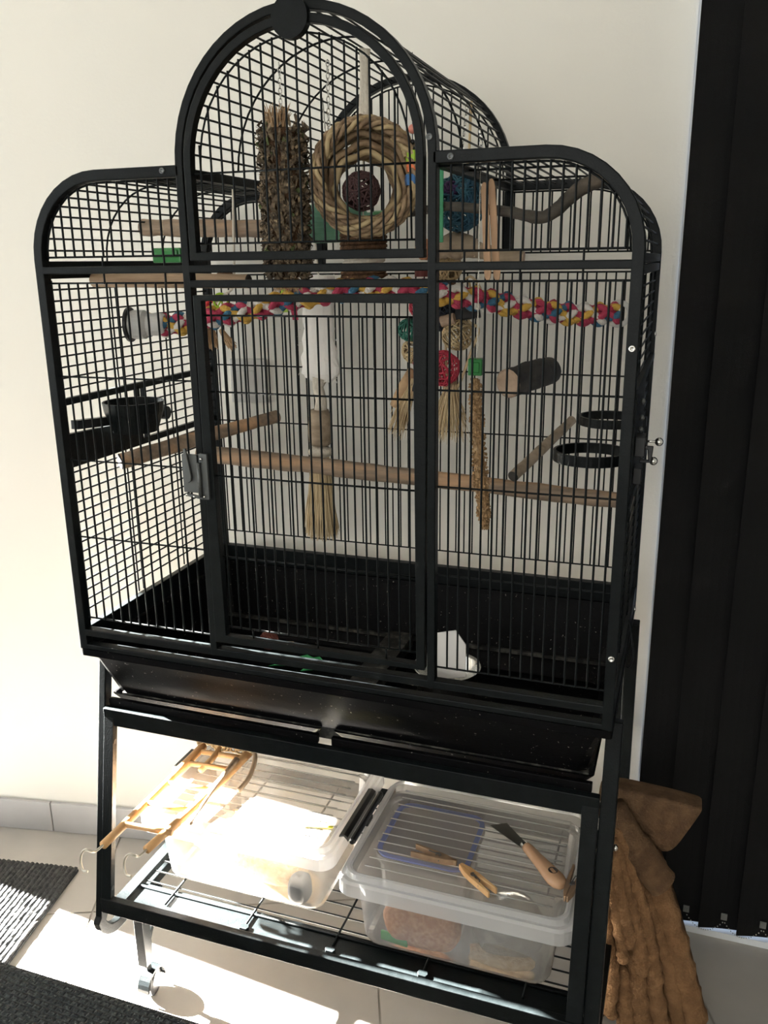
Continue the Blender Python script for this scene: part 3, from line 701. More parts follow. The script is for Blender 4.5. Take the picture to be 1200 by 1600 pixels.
# shredding husk cylinder
hk = thing('husk_toy', 'shaggy brown corn husk cylinder hanging in the arch', 'toy', (0.309, 0.15, 1.24))
m = MB(); m.lathe([(0.0, 1.262), (0.024, 1.262), (0.026, 1.36), (0.024, 1.455), (0.0, 1.455)], Matrix.Translation((0.309, 0.15, 0)), 16, False); m.build('core', 'coir', hk)
for mt, cnt, sd0 in (('husk', 1500, 1), ('husk_green', 46, 2)):
    rnd = random.Random(sd0); m = MB()
    for i in range(cnt):
        a = rnd.uniform(0, 2*PI); z = rnd.uniform(1.258, 1.458); rr = 0.0235+rnd.uniform(0, 0.006)
        c = Vector((0.309+rr*math.cos(a), 0.15+rr*math.sin(a), z)); o = Vector((math.cos(a), math.sin(a), 0)); tg = Vector((-math.sin(a), math.cos(a), 0))
        w2 = rnd.uniform(0.0016, 0.0045); tilt = rnd.uniform(-1.0, 1.0); bulge = rnd.uniform(0.003, 0.010); upv = Vector((0, 0, rnd.choice((-1, 1))*rnd.uniform(0.004, 0.010)))
        sdv = (tg*math.cos(tilt)+Vector((0, 0, 1))*math.sin(tilt))*w2
        m.add([c-sdv, c+sdv, c+sdv*0.9+o*bulge+upv*0.5, c-sdv*0.9+o*bulge+upv*0.5, c+sdv*0.5+o*bulge*0.3+upv*1.5, c-sdv*0.5+o*bulge*0.3+upv*1.5], [(0, 1, 2, 3), (3, 2, 4, 5)])
    tag(m.build('husk_strips', mt, hk), kind='stuff')
m = MB(); tassel(m, (0.303, 0.15, 1.452), 0.036, 0.010, 0.020, 90, 0.0008, 5, 0.4, (0, 0, 1)); tag(m.build('top_fibres', 'fibre_tan', hk), kind='stuff')
m = MB(); tassel(m, (0.309, 0.15, 1.262), 0.022, 0.014, 0.022, 90, 0.0008, 6, 0.4); tag(m.build('bottom_fibres', 'fibre_tan', hk), kind='stuff')
m = MB(); chain(m, (0.3085, 0.15, 1.455), (0.3085, 0.15, 1.537)); m.build('chain', 'steel', hk)

# woven vine ring with a ball inside
vr = thing('vine_ring_toy', 'round woven vine ring toy hanging in the arch', 'toy', (0.408, 0.2, 1.32))
RM = Matrix.Translation((0.408, 0.205, 1.394)) @ Matrix.Rotation(math.radians(24), 4, 'Z') @ Matrix.Rotation(math.radians(88), 4, 'X')
rnd = random.Random(3)
for layer in range(9):
    h = -0.036+layer*0.009
    for kx in range(3):
        m = MB(); ph = kx*2*PI/3+layer; R0 = 0.0700+0.0035*math.sin(layer*1.3)-0.0006*abs(layer-3)
        m.tube([RM @ Vector(((R0+0.0045*math.cos(9*a+ph))*math.cos(a), (R0+0.0045*math.cos(9*a+ph))*math.sin(a), h+0.0052*math.sin(9*a+ph))) for a in [2*PI*k/72 for k in range(72)]], 0.0034, 5, closed=True)
        m.build('vine_strand', 'vine_brown' if (layer+kx) % 3 else 'vine_natural', vr, smooth=True)
for li, (R0, off) in enumerate(((0.0590, -0.005), (0.0510, -0.010), (0.0435, -0.014))):
    for layer in range(6):
        h = 0.016-layer*0.010; m = MB(); ph = layer+li
        m.tube([RM @ Vector(((R0+0.002*math.cos(7*a+ph))*math.cos(a), off+(R0+0.002*math.cos(7*a+ph))*math.sin(a), h+0.004*math.sin(5*a+ph))) for a in [2*PI*k/56 for k in range(56)]], 0.0046, 6, closed=True)
        m.build('vine_strand', ('vine_brown', 'vine_brown', 'vine_natural')[(layer+li) % 3], vr, smooth=True)
m = MB()
for i in range(26):
    a = rnd.uniform(0.1, 2.6); a2 = a+rnd.uniform(-0.5, 0.5); h0, h1 = rnd.uniform(-0.03, 0.035), rnd.uniform(-0.03, 0.035); R0 = 0.061
    m.tube([RM @ Vector((R0*rnd.uniform(0.9, 1)*math.cos(a+(a2-a)*t), R0*math.sin(a+(a2-a)*t), h0+(h1-h0)*t)) for t in (0, 0.33, 0.66, 1)], 0.0028, 5)
tag(m.build('inner_strips', 'vine_natural', vr, smooth=True), kind='stuff')
m = MB()
for k, (dx, dz) in enumerate(((0, 0), (0.004, 0.001), (-0.003, 0.002))): m.tube(catmull([(0.408+dx, 0.2, 1.462), (0.409+dx, 0.2, 1.49), (0.410+dx*0.6, 0.2, 1.52), (0.411+dx, 0.2, 1.553+dz)], 4), [0.007]*2+[0.0042]*10+[0.005], 8)
m.build('cotton_cord', 'cotton', vr, smooth=True)
m = MB(); vine_ball(m, (0.4135, 0.172, 1.374), 0.0245, 34, 0.0014, 11); m.build('inner_ball', 'vine_dark_red', vr, smooth=True)

# coir coil roll
cc = thing('coir_roll', 'brown coir wound roll with a pale sisal band below the vine ring', 'toy', (0.371, 0.29, 1.236))
def coil(mb, cx, cy, z0, z1, R, t):
    n = int((z1-z0)/(t*1.9)); pts = [(cx+R*math.cos(2*PI*k/20), cy+R*math.sin(2*PI*k/20), z0+(z1-z0)*k/(20*n)) for k in range(20*n+1)]
    mb.tube(pts, t, 6); mb.lathe([(0.0, z0), (R, z0), (R, z1), (0.0, z1)], Matrix.Translation((cx, cy, 0)), 20, False)
for z0, z1, mt, nm, R in ((1.292, 1.330, 'coir', 'coir_winding', 0.0335), (1.268, 1.292, 'sisal', 'sisal_band', 0.0300), (1.236, 1.268, 'coir', 'coir_winding', 0.0335)):
    m = MB(); coil(m, 0.371, 0.290, z0, z1, R, 0.0033); m.build(nm, mt, cc, smooth=True)
m = MB(); m.tube([(0.371, 0.29, 1.33), (0.373, 0.29, 1.45), (0.375, 0.29, 1.556)], 0.0012, 5); m.build('cord', 'cotton', cc)

# green bottle behind the ring
gb = thing('green_bottle', 'pale green plastic bottle lying behind the husk toy and vine ring', 'bottle', (0.32, 0.33, 1.31))
m = MB(); m.lathe([(0.0, -0.052), (0.026, -0.052), (0.030, -0.046), (0.030, 0.020), (0.024, 0.034), (0.013, 0.042), (0.013, 0.054), (0.0, 0.054)], axisM((0.318, 0.335, 1.342), (1, 0.1, 0.02)), 24, False)
m.build('body', 'green_milky', gb, smooth=False)
m = MB(); m.lathe([(0.0, 0.054), (0.015, 0.054), (0.015, 0.072), (0.0, 0.072)], axisM((0.318, 0.335, 1.342), (1, 0.1, 0.02)), 20, False); m.build('cap', 'green_plastic', gb)
m = MB(); m.tube([(0.30, 0.335, 1.372), (0.296, 0.336, 1.45), (0.29, 0.338, 1.524)], 0.0011, 5); m.build('hanging_wire', 'steel', gb)

# bead string
bs = thing('bead_string', 'string of pink, lime, orange and blue beads beside the arch column', 'toy', (0.478, 0.2, 1.385))
m = MB(); m.tube([(0.478, 0.2, 1.385), (0.478, 0.2, 1.545)], 0.0007, 5); m.build('string', 'dark_gap', bs)
for z, c, r, k in ((1.452, 'pink_bead', 0.0062, 0), (1.436, 'black_plastic', 0.0035, 0), (1.428, 'black_plastic', 0.0035, 0), (1.418, 'lime_plastic', 0.0095, 1), (1.405, 'orange_plastic', 0.0085, 1), (1.388, 'blue_plastic', 0.0105, 1)):
    m = MB()
    if k: m.lathe([(0.001, -0.007), (r, -0.007), (r*1.1, 0.0), (r, 0.007), (0.001, 0.007)], Matrix.Translation((0.478, 0.2, z)), 6, False)
    else: m.ball((0.478, 0.2, z), r, 10, 7)
    m.build('bead', c, bs, smooth=not k)

# blue vine ball with purple end, and clear green strip
bb = thing('vine_ball', 'large dark blue vine ball with a purple patch under the right shoulder', 'toy', (0.527, 0.26, 1.325))
m = MB(); vine_ball(m, (0.5195, 0.290, 1.3615), 0.0380, 44, 0.0015, 21); m.build('weave', 'vine_blue', bb, smooth=True)
m = MB(); vine_ball(m, (0.515, 0.262, 1.379), 0.0105, 14, 0.0013, 22); m.build('purple_knot', 'vine_purple', bb, smooth=True)
m = MB(); chain(m, (0.5195, 0.290, 1.397), (0.530, 0.290, 1.492), 0.003); m.build('chain', 'steel', bb)
gs = MB(); gs.box((0.500, 0.198, 1.306), (0.5215, 0.2015, 1.412)); o = gs.build('acrylic_strip', 'green_clear', bevel=0.0008)
tag(o, 'translucent green acrylic strip in front of the blue vine ball', 'toy')
# crossed flat sticks
for (x0, z0, x1, z1, lab) in ((0.5855, 1.378, 0.5965, 1.256, 'flat wooden stick nearer the blue vine ball'), (0.5945, 1.382, 0.6090, 1.255, 'flat wooden stick next to the driftwood perch tip, right of its twin')):
    ax = (Vector((x1, 0.150, z1))-Vector((x0, 0.165, z0))); M = axisM((x0, 0.165, z0), ax) 
    m = MB(); pr = rrect(-0.0052, -0.0010, 0.0052, 0.0010, 0.0009, 2)
    Mz = Matrix.Translation((x0, 0.165, z0)) @ Matrix.Rotation(math.atan2(-(x1-x0), -(z1-z0))*-1*-1, 4, 'Y') 
    d = ax.normalized(); ux = (Vector((0.95, -0.3, 0))-d*Vector((0.95, -0.3, 0)).dot(d)).normalized(); uy = d.cross(ux)
    L_ = ax.length
    rings = []
    for s_, k in ((0, 0.35), (0.004, 0.8), (0.010, 1), (L_-0.010, 1), (L_-0.004, 0.8), (L_, 0.35)):
        rings.append([Vector((x0, 0.165, z0))+d*s_+ux*a*k+uy*b for a, b in pr])
    m.loft(rings); o = m.build('wooden_stick', 'stick_wood'); tag(o, lab, 'stick', 'flat wooden sticks')

# shredded paper toy with bead and raffia tassel
pt = thing('paper_toy', 'torn white paper roll with wooden bead and raffia tassel', 'toy', (0.27, 0.385, 0.83))
X0 = 0.240
rnd = random.Random(9)
rings = []
Hh = [(0.2256, 1.2614, 0.2829, 1.261), (0.2249, 1.2457, 0.2824, 1.2455), (0.2226, 1.2194, 0.2804, 1.2195), (0.2213, 1.1873, 0.2783, 1.1878), (0.2243, 1.1744, 0.2802, 1.1751), (0.2187, 1.1549, 0.2785, 1.1558), (0.2215, 1.1353, 0.2849, 1.1366), (0.2161, 1.122, 0.2822, 1.1235), (0.2192, 1.1088, 0.2877, 1.1106), (0.2162, 1.0965, 0.2874, 1.0985), (0.2232, 1.0889, 0.2788, 1.0906), (0.2351, 1.0815, 0.269, 1.0826)]       # left x, z and right x, z of each ring of the roll
for xa, za, xb, zb2 in Hh:
    p, q = Vector((xa, 0.385, za)), Vector((xb, 0.385, zb2)); c = (p+q)/2; hx = (q-p).length/2
    rings.append([c+Vector((hx*math.cos(2*PI*k/22)*(1+rnd.uniform(-0.05, 0.05)), 0.35*hx*math.sin(2*PI*k/22), rnd.uniform(-0.002, 0.002))) for k in range(22)])
m = MB(); m.loft(rings); m.build('paper_roll', 'paper', pt)
m = MB()
for i in range(16):
    p = Vector((rnd.choice((rnd.uniform(0.2102, 0.2224), rnd.uniform(0.2752, 0.2894))), 0.385, rnd.uniform(1.0808, 1.1716))); m.add([p+Vector((rnd.uniform(-1, 1), rnd.uniform(-.6, .6), rnd.uniform(-1, 1)))*0.006 for _ in range(3)], [(0, 1, 2)])
m.build('torn_edge', 'paper', pt)
m = MB(); m.tube([Vector((0.2500, 0.3850, 1.0897)), Vector((0.2457, 0.3850, 1.0729)), Vector((0.2510, 0.3850, 1.0507)), Vector((0.2489, 0.3850, 1.0247))], [0.014, 0.0095, 0.0100, 0.012], 12); m.build('twisted_neck', 'cotton', pt, smooth=True)
top, bot = Vector((0.2480, 0.3850, 1.0337)), Vector((0.2469, 0.3850, 0.9707)); hgt = top.z-bot.z
m = MB(); m.lathe([(0.0, 0), (0.0165, 0), (0.0200, 0.006), (0.0215, hgt*0.4), (0.0190, hgt*0.85), (0.0160, hgt), (0.0, hgt)], Matrix.Translation(bot), 24, False); m.build('wooden_bead', 'pale_perch', pt, smooth=True)
m = MB(); c = Vector((0.2465, 0.3850, 0.9580)); m.ball(c, 0.0225, 14, 8, (1, 1, 0.52)); m.build('knot', 'cotton', pt, smooth=True)
m = MB(); t0 = Vector((0.2450, 0.3850, 0.9509)); t1 = Vector((0.2370, 0.3850, 0.7992)); tassel(m, t0, t0.z-t1.z, 0.016, 0.033, 420, 0.0013, 4, 0.14); tag(m.build('tassel', 'raffia', pt), kind='stuff')
m = MB(); m.tube([Vector((0.2537, 0.3850, 1.2592)), Vector((0.245, 0.385, 1.389))], 0.0014, 5); m.build('cord', 'cotton', pt)

# cluster of vine balls with tassels
cl_ = thing('vine_ball_cluster', 'cluster of red, natural and green vine balls with fibre tassels', 'toy', (0.49, 0.335, 1.03))
for i, (pos, r, mt, n, nm) in enumerate((((0.4847, 0.335, 1.1183), 0.027, 'vine_red', 24, 'red_ball'), ((0.5069, 0.34, 1.1702), 0.024, 'vine_natural', 18, 'natural_ball'), ((0.4891, 0.345, 1.2717), 0.021, 'vine_natural', 30, 'natural_ball'), ((0.4279, 0.34, 1.1771), 0.0175, 'vine_green', 22, 'green_ball'), ((0.4773, 0.352, 1.1997), 0.024, 'vine_black', 46, 'black_ball'), ((0.4529, 0.345, 1.2988), 0.015, 'vine_orange', 24, 'orange_ball'), ((0.444, 0.34, 1.212), 0.015, 'vine_red', 26, 'red_ball'), ((0.4333, 0.35, 1.1429), 0.02, 'vine_natural', 22, 'natural_ball'), ((0.4392, 0.355, 1.0888), 0.017, 'vine_black', 20, 'black_ball'))):
    m = MB(); vine_ball(m, pos, r, n, 0.0013, 40+i); m.build(nm, mt, cl_, smooth=True)
m = MB(); m.tube([Vector((0.4393, 0.3450, 1.2412)), Vector((0.4371, 0.3450, 1.2018)), Vector((0.4477, 0.3450, 1.1619)), Vector((0.4369, 0.3450, 1.1262)), Vector((0.4477, 0.3450, 1.0904)), Vector((0.4389, 0.3450, 1.0483))], 0.0065, 8); m.build('red_cord', 'vine_red', cl_, smooth=True)
m = MB(); c = Vector((0.4893, 0.3450, 1.2430)); m.lathe([(0.0, -0.012), (0.0125, -0.012), (0.0125, 0.012), (0.0, 0.012)], Matrix.Translation(c), 18, False); m.build('cork_bead', 'coir', cl_)
m = MB(); c = Vector((0.4477, 0.3450, 1.2683)); m.lathe([(0.0, -0.010), (0.012, -0.010), (0.012, 0.010), (0.0, 0.010)], Matrix.Translation(c), 18, False); m.build('maroon_bead', 'vine_maroon', cl_)
m = MB(); c = Vector((0.4952, 0.3250, 1.1936)); m.lathe([(0.0, -0.011), (0.0085, -0.011), (0.0085, 0.011), (0.0, 0.011)], axisM(c, (1, 0, 0.25)), 16, False); m.build('pale_peg', 'cut_wood', cl_)
m = MB(); c = Vector((0.5198, 0.3400, 1.2026)); m.prism([(-0.02, -0.012), (0.024, -0.006), (0.02, 0.014), (-0.016, 0.012)], -0.006, 0.006, axisM(c, (0.1, -1, 0.2))); m.build('dark_block', 'black_plastic', cl_, bevel=0.002)
m = MB(); m.tube(catmull([Vector((0.5229, 0.3450, 1.2505)), Vector((0.5284, 0.3450, 1.2217)), Vector((0.5228, 0.3450, 1.1926)), Vector((0.5394, 0.3450, 1.1781)), Vector((0.5296, 0.3450, 1.1484)), Vector((0.5137, 0.3450, 1.1028)), Vector((0.5034, 0.3450, 1.0800))], 5), 0.0022, 6); m.tube(catmull([Vector((0.5058, 0.3450, 1.2410)), Vector((0.5248, 0.3450, 1.2581)), Vector((0.5423, 0.3450, 1.2361)), Vector((0.5357, 0.3450, 1.2121)), Vector((0.5466, 0.3450, 1.2218))], 5), 0.002, 6); m.build('raffia_loop', 'raffia', cl_, smooth=True)
m = MB(); tassel(m, Vector((0.4959, 0.3450, 1.0920)), Vector((0.4959, 0.3450, 1.0920)).z-Vector((0.4968, 0.3450, 0.9982)).z, 0.010, 0.030, 230, 0.0008, 8, 0.5); tag(m.build('tassel', 'raffia', cl_), kind='stuff')
m = MB(); tassel(m, Vector((0.4314, 0.3450, 1.1003)), Vector((0.4314, 0.3450, 1.1003)).z-Vector((0.4053, 0.3450, 0.9931)).z, 0.008, 0.018, 120, 0.0008, 9, 0.6, (-0.32, 0, -1)); tag(m.build('tassel', 'raffia', cl_), kind='stuff')
m = MB(); m.tube([Vector((0.4315, 0.3450, 1.1127)), Vector((0.4171, 0.3450, 1.0842)), Vector((0.4014, 0.3450, 1.0520))], [0.008, 0.011, 0.010], 10); m.build('husk_wrap', 'fibre_tan', cl_, smooth=True)
m = MB(); m.tube([Vector((0.4958, 0.3450, 1.1043)), Vector((0.4939, 0.3450, 1.0796)), Vector((0.4963, 0.3450, 1.0507))], [0.010, 0.012, 0.010], 10); m.build('husk_wrap', 'raffia_brown', cl_, smooth=True)
m = MB(); m.tube([Vector((0.4909, 0.3450, 1.0505)), Vector((0.4845, 0.3450, 1.1922)), Vector((0.4890, 0.3450, 1.2793)), Vector((0.52, 0.345, 1.43)), Vector((0.5225, 0.345, 1.505))], 0.0022, 6); m.build('cord', 'raffia', cl_)

# millet spray in a green clip
ms = thing('millet_spray', 'long brown millet spray hanging from a green clip', 'millet', (0.583, 0.15, 0.91))
Pm = catmull([(0.5815, 0.15, 1.128), (0.5850, 0.15, 1.07), (0.5905, 0.15, 1.00), (0.5965, 0.15, 0.945), (0.5992, 0.15, 0.917)], 8)
Rm = [0.0050]+[0.0078]*6+[0.0092]*12+[0.0085]*8+[0.0065, 0.006, 0.0055, 0.005, 0.0045, 0.003]
Rm = (Rm+[0.003]*50)[:len(Pm)]
m = MB(); m.tube(Pm, [r*0.85 for r in Rm], 8); m.build('stem', 'millet', ms)
rnd = random.Random(12); m = MB()
for i in range(900):
    k = rnd.randrange(len(Pm)-1); p = Pm[k].lerp(Pm[k+1], rnd.random()); a = rnd.uniform(0, 2*PI); r = Rm[k]*rnd.uniform(0.85, 1.2)
    m.ball(p+Vector((r*math.cos(a), r*math.sin(a), 0)), rnd.uniform(0.0011, 0.0021), 5, 3)
tag(m.build('grains', 'millet', ms), kind='stuff')
m = MB(); m.box((0.5735, 0.140, 1.133), (0.5925, 0.160, 1.155)); m.box((0.5765, 0.1385, 1.137), (0.5895, 0.1405, 1.151)); m.build('clip', 'green_plastic', ms, bevel=0.0015)
m = MB(); m.tube([(0.583, 0.15, 1.155), (0.584, 0.15, 1.18), (0.5835, 0.15, 1.29), (0.5835, 0.15, 1.3935)], 0.0009, 5); m.build('wire', 'steel', ms)

# small things on the left
m = MB(); m.box((0.058, 0.195, 1.284), (0.108, 0.225, 1.306)); m.box((0.062, 0.192, 1.292), (0.104, 0.196, 1.303)); o = m.build('green_dish', 'green_plastic', bevel=0.002)
tag(o, 'small dark green plastic dish at the upper left inside the cage', 'dish')
wt = thing('wheel_toy', 'little red and green plastic wheels above the rope perch', 'toy', (0.15, 0.235, 1.215))
for p, c, r in (((0.1211, 0.23, 1.2141), 'red_plastic', 0.01), ((0.153, 0.23, 1.226), 'lime_plastic', 0.011), ((0.1353, 0.23, 1.2181), 'red_plastic', 0.008)):
    m = MB(); ax = axisM(p, (0.6, -1, 0.1))
    m.tube([ax @ Vector((r*math.cos(2*PI*k/18), r*math.sin(2*PI*k/18), 0)) for k in range(18)], 0.0019, 6, closed=True)
    for k in range(3): m.tube([ax @ Vector((r*math.cos(PI*k/3), r*math.sin(PI*k/3), 0)), ax @ Vector((-r*math.cos(PI*k/3), -r*math.sin(PI*k/3), 0))], 0.0012, 5)
    m.build('wheel', c, wt, smooth=True)
m = MB(); m.tube([Vector((0.1353, 0.2300, 1.2181)), Vector((0.1734, 0.2300, 1.2434)), Vector((0.1786, 0.2300, 1.2549)), Vector((0.186, 0.23, 1.389))], 0.0022, 6); m.build('cord', 'cotton', wt)
m = MB(); m.ball(Vector((0.1635, 0.2300, 1.2627)), 0.0105, 12, 8, (1.5, 1, 0.9)); m.build('brown_block', 'coir', wt, smooth=True)
sf = thing('sisal_tuft', 'frayed tan sisal tuft hanging below the rope perch at the left', 'toy', Vector((0.1242, 0.2500, 1.1493)))
m = MB(); tassel(m, Vector((0.1118, 0.2500, 1.1868)), 0.040, 0.012, 0.019, 160, 0.001, 14, 0.25); tag(m.build('fibres', 'fibre_tan', sf), kind='stuff')
m = MB(); tassel(m, Vector((0.1382, 0.2500, 1.1801)), 0.040, 0.003, 0.008, 50, 0.001, 15, 0.35, (0.75, 0, -1)); tag(m.build('fibres', 'fibre_tan', sf), kind='stuff')
m = MB(); m.tube([Vector((0.1186, 0.2500, 1.1829)), Vector((0.1218, 0.2500, 1.1950)), Vector((0.1250, 0.2500, 1.2051))], 0.006, 8); m.build('binding', 'cotton', sf, smooth=True)
rb = thing('ribbon_toy', 'small green and red ribbon toy below the husk cylinder', 'toy', Vector((0.2592, 0.2600, 1.2054)))
for pts_, c in ((((0.2524, 0.245, 1.2571), (0.256, 0.245, 1.2428), (0.253, 0.245, 1.2256), (0.2565, 0.245, 1.2082)), 'lime_plastic'), (((0.244, 0.245, 1.2619), (0.2646, 0.245, 1.2399), (0.27, 0.245, 1.2179), (0.2734, 0.245, 1.1967)), 'rope_red'), (((0.2685, 0.245, 1.2541), (0.2728, 0.245, 1.2304), (0.2633, 0.245, 1.214)), 'vine_dark_red')):
    m = MB(); m.beam(pts_, 0.009, 0.0016, (0.9, 0.3, 0)); m.build('ribbon', c, rb)
m = MB(); m.tube([Vector((0.2524, 0.2450, 1.2571)), Vector((0.262, 0.245, 1.40)), Vector((0.27, 0.245, 1.50))], 0.0012, 5); m.build('cord', 'cotton', rb)
# stray hanging chain in the arch
m = MB(); chain(m, (0.356, 0.2, 1.44), (0.3575, 0.2, 1.545), 0.0032, 0.0008); o = m.build('hanging_chain', 'steel'); tag(o, 'short steel chain hanging free between husk cylinder and vine ring', 'chain')
m = MB(); chain(m, (0.553, 0.30, 1.385), (0.547, 0.30, 1.462), 0.0032, 0.0008); o = m.build('hanging_chain', 'steel'); tag(o, 'steel chain hooked on the right flank of the arched roof', 'chain')

# ------------------------------------------------------------------ things in the tray
bo = thing('steel_bowl', 'stainless steel bowl standing in the right tray drawer', 'bowl', (0.531, 0.205, 0.5845))
m = MB(); m.lathe([(0.0, 0.0), (0.036, 0.0), (0.044, 0.012), (0.050, 0.078), (0.0535, 0.082), (0.0535, 0.084), (0.049, 0.081), (0.042, 0.014), (0.034, 0.003), (0.0, 0.003)], Matrix.Translation((0.531, 0.205, 0.5845)), 36, False); m.build('body', 'steel', bo, smooth=True)
cf_ = [Vector(q) for q in ((0.5114, 0.19, 0.6473), (0.5651, 0.19, 0.6602), (0.5644, 0.19, 0.7142), (0.5479, 0.19, 0.7365), (0.5112, 0.19, 0.7262))]; m = MB()
m.loft([[p+Vector((0, 0.0, 0)) for p in cf_], [p+Vector((0, 0.002, 0)) for p in cf_]])
o = m.build('card', 'white_card', bevel=0.0005); tag(o, 'white card with a clipped corner standing in the steel bowl', 'card')
m = MB(); vine_ball(m, (0.150, 0.335, 0.6015), 0.0165, 40, 0.0016, 61); o = m.build('vine_ball', 'rust_red', smooth=True); tag(o, 'rust red vine ball lying in the left tray drawer', 'toy')
m = MB(); m.box((0, 0, 0), (0.020, 0.012, 0.014), Matrix.Translation((0.178, 0.335, 0.5842)) @ Matrix.Rotation(0.3, 4, 'Z')); o = m.build('wood_block', 'chip_wood', bevel=0.0012); tag(o, 'small tan wooden block beside the rust red vine ball', 'block')
m = MB(); rnd = random.Random(5)
for i in range(9):
    a = rnd.uniform(0, 6); p = Vector((0.243+rnd.uniform(-0.04, 0.04), 0.288+rnd.uniform(-0.016, 0.016), 0.5865)); d = Vector((0.034*math.cos(a), 0.016*math.sin(a), 0.0)); q = Vector((-d.y, d.x, 0)).normalized()*0.008
    m.add([p-d, p+q+Vector((0, 0, 0.009)), p+d, p-q+Vector((0, 0, 0.004)), p-d+Vector((0, 0, .001)), p+q+Vector((0, 0, 0.010)), p+d+Vector((0, 0, .001)), p-q+Vector((0, 0, 0.005))], [(3, 2, 1, 0), (4, 5, 6, 7), (0, 1, 5, 4), (1, 2, 6, 5), (2, 3, 7, 6), (3, 0, 4, 7)])
o = m.build('green_leaf_toy', 'green_leafy'); tag(o, 'bright green leafy scrap in the tray below the main door', 'toy')

# ------------------------------------------------------------------ storage boxes
def storage_box(name, label, x0, y0, lab_grp, contents):
    root = thing(name, label, 'box', (x0+0.177, y0+0.137, 0.257), lab_grp)
    xb0, xb1, yb0, yb1 = x0+0.026, x0+0.318, y0+0.036, y0+0.240
    O = lambda e: rrect(xb0-e, yb0-e, xb1+e, yb1+e, 0.025+e*0.3, 5)
    z0, z1 = 0.258, 0.392
    m = MB(); m.loft([V(O(-0.010), z0), V(O(-0.003), z0+0.003), V(O(0.0), z0+0.010), V(O(0.009), z1-0.012), V(O(0.017), z1-0.010), V(O(0.017), z1)], (True, False))
    m.build('tub', 'box_plastic', root, smooth=False)
    R = lambda e: rrect(x0+e, y0+e, x0+0.353-e, y0+0.275-e, 0.026-e*0.4, 6)
    m = MB(); m.loft([V(R(0.000), 0.372), V(R(0.000), 0.393), V(R(0.003), 0.397), V(R(0.008), 0.397), V(R(0.010), 0.4055), V(R(0.014), 0.4060), V(R(0.017), 0.404)], (False, False))
    lid = m.build('lid_rim', 'rim_plastic', root, smooth=False)
    m = MB(); m.loft([V(R(0.017), 0.404), V(R(0.022), 0.404)], (False, True)); m.build('lid', 'lid_plastic', root)
    for k in range(11):
        yy = y0+0.036+k*0.0202
        m = MB(); m.tube(catmull([(x0+0.036, yy, 0.4040), (x0+0.18, yy, 0.4042), (x0+0.318, yy, 0.4040)], 2), 0.0012, 5); m.build('rib', 'rib_plastic', lid, smooth=True)
    return root
boxR = storage_box('storage_box', 'clear plastic storage box on the right under scraper and clothes pegs', 0.415, -0.002, 'clear lidded boxes on the shelf', 1)
boxL = storage_box('storage_box', 'clear plastic storage box on the left under the wooden ladder', 0.040, 0.034, 'clear lidded boxes on the shelf', 0)
# black clip handles, folded up, of the two boxes; the right-hand clip of the right box
def clip(root, x, ya, yb_, tilt):
    m = MB(); M = Matrix.Translation((x, 0, 0.398)) @ Matrix.Rotation(math.radians(tilt), 4, 'Y')
    pr = [(-0.009, -0.004), (-0.007, 0.003), (0.0, 0.0055), (0.007, 0.003), (0.0085, -0.006), (0.005, -0.002), (0.0, 0.0015), (-0.005, -0.001)]
    m.loft([[M @ Vector((a, yy, b)) for a, b in pr] for yy in (ya, ya+0.002, yb_-0.002, yb_)]); m.build('clip', 'black_plastic', root, bevel=0.0006)
clip(boxL, 0.3925, 0.092, 0.225, 10)
def roundclip(root, x, z, ya, yb_):
    m = MB(); m.tube([(x, ya, z), (x, ya+0.003, z), (x, yb_-0.003, z), (x, yb_, z)], [0.0035, 0.0055, 0.0055, 0.0035], 10); m.box((x-0.001, (ya+yb_)/2-0.012, z-0.009), (x+0.006, (ya+yb_)/2+0.012, z-0.002)); m.build('clip', 'black_plastic', root)
roundclip(boxR, 0.4145, 0.408, 0.072, 0.210)
clip(boxR, 0.770, 0.040, 0.21, 70)
# blue-sealed tub, bags and seed in the right box
ct = thing('food_tub', 'lidded food tub with a blue seal inside the right storage box', 'tub', (0.525, 0.15, 0.266))
m = MB(); m.loft([V(rrect(0.460, 0.085, 0.585, 0.205, 0.02, 4), 0.2625), V(rrect(0.452, 0.077, 0.594, 0.215, 0.022, 4), 0.380)], (True, False)); m.build('tub', 'inner_tub_plastic', ct)
m = MB(); m.loft([V(rrect(0.448, 0.073, 0.600, 0.220, 0.024, 4), 0.380), V(rrect(0.448, 0.073, 0.600, 0.220, 0.024, 4), 0.392)], (True, True)); m.build('lid', 'inner_tub_plastic', ct)
m = MB(); m.beam([Vector((a, b, 0.3935)) for a, b in rrect(0.453, 0.078, 0.595, 0.215, 0.022, 6)], 0.003, 0.0075, (0, 0, 1), closed=True); m.build('seal', 'blue_seal', ct)
def blob(name, mt, c, r, seed, label=None, cat=None, lump=0.10, power=3.0, zmin=None):
    rnd = random.Random(seed); m = MB(); n, k = 28, 16; rings = []
    ph = [rnd.uniform(0, 6) for _ in range(6)]
    for i in range(k+1):
        t = -PI/2+PI*i/k; ring = []
        for j in range(n):
            a = 2*PI*j/n; f = lambda v: math.copysign(abs(v)**(2/power), v)
            q = 1+lump*(0.5*math.sin(3*a+ph[0]+2*t)+0.5*math.sin(5*a+ph[1]-3*t)+0.4*math.sin(4*t+ph[2]))
            p = Vector((c[0]+r[0]*q*f(math.cos(t))*f(math.cos(a)), c[1]+r[1]*q*f(math.cos(t))*f(math.sin(a)), c[2]+r[2]*f(math.sin(t))*(1+lump*0.5*math.sin(2*a+ph[3]))))
            if zmin is not None: p.z = max(p.z, zmin)
            ring.append(p)
        rings.append(ring)
    m.loft(rings); o = m.build(name, mt, smooth=True)
    if label: tag(o, label, cat)
    return o
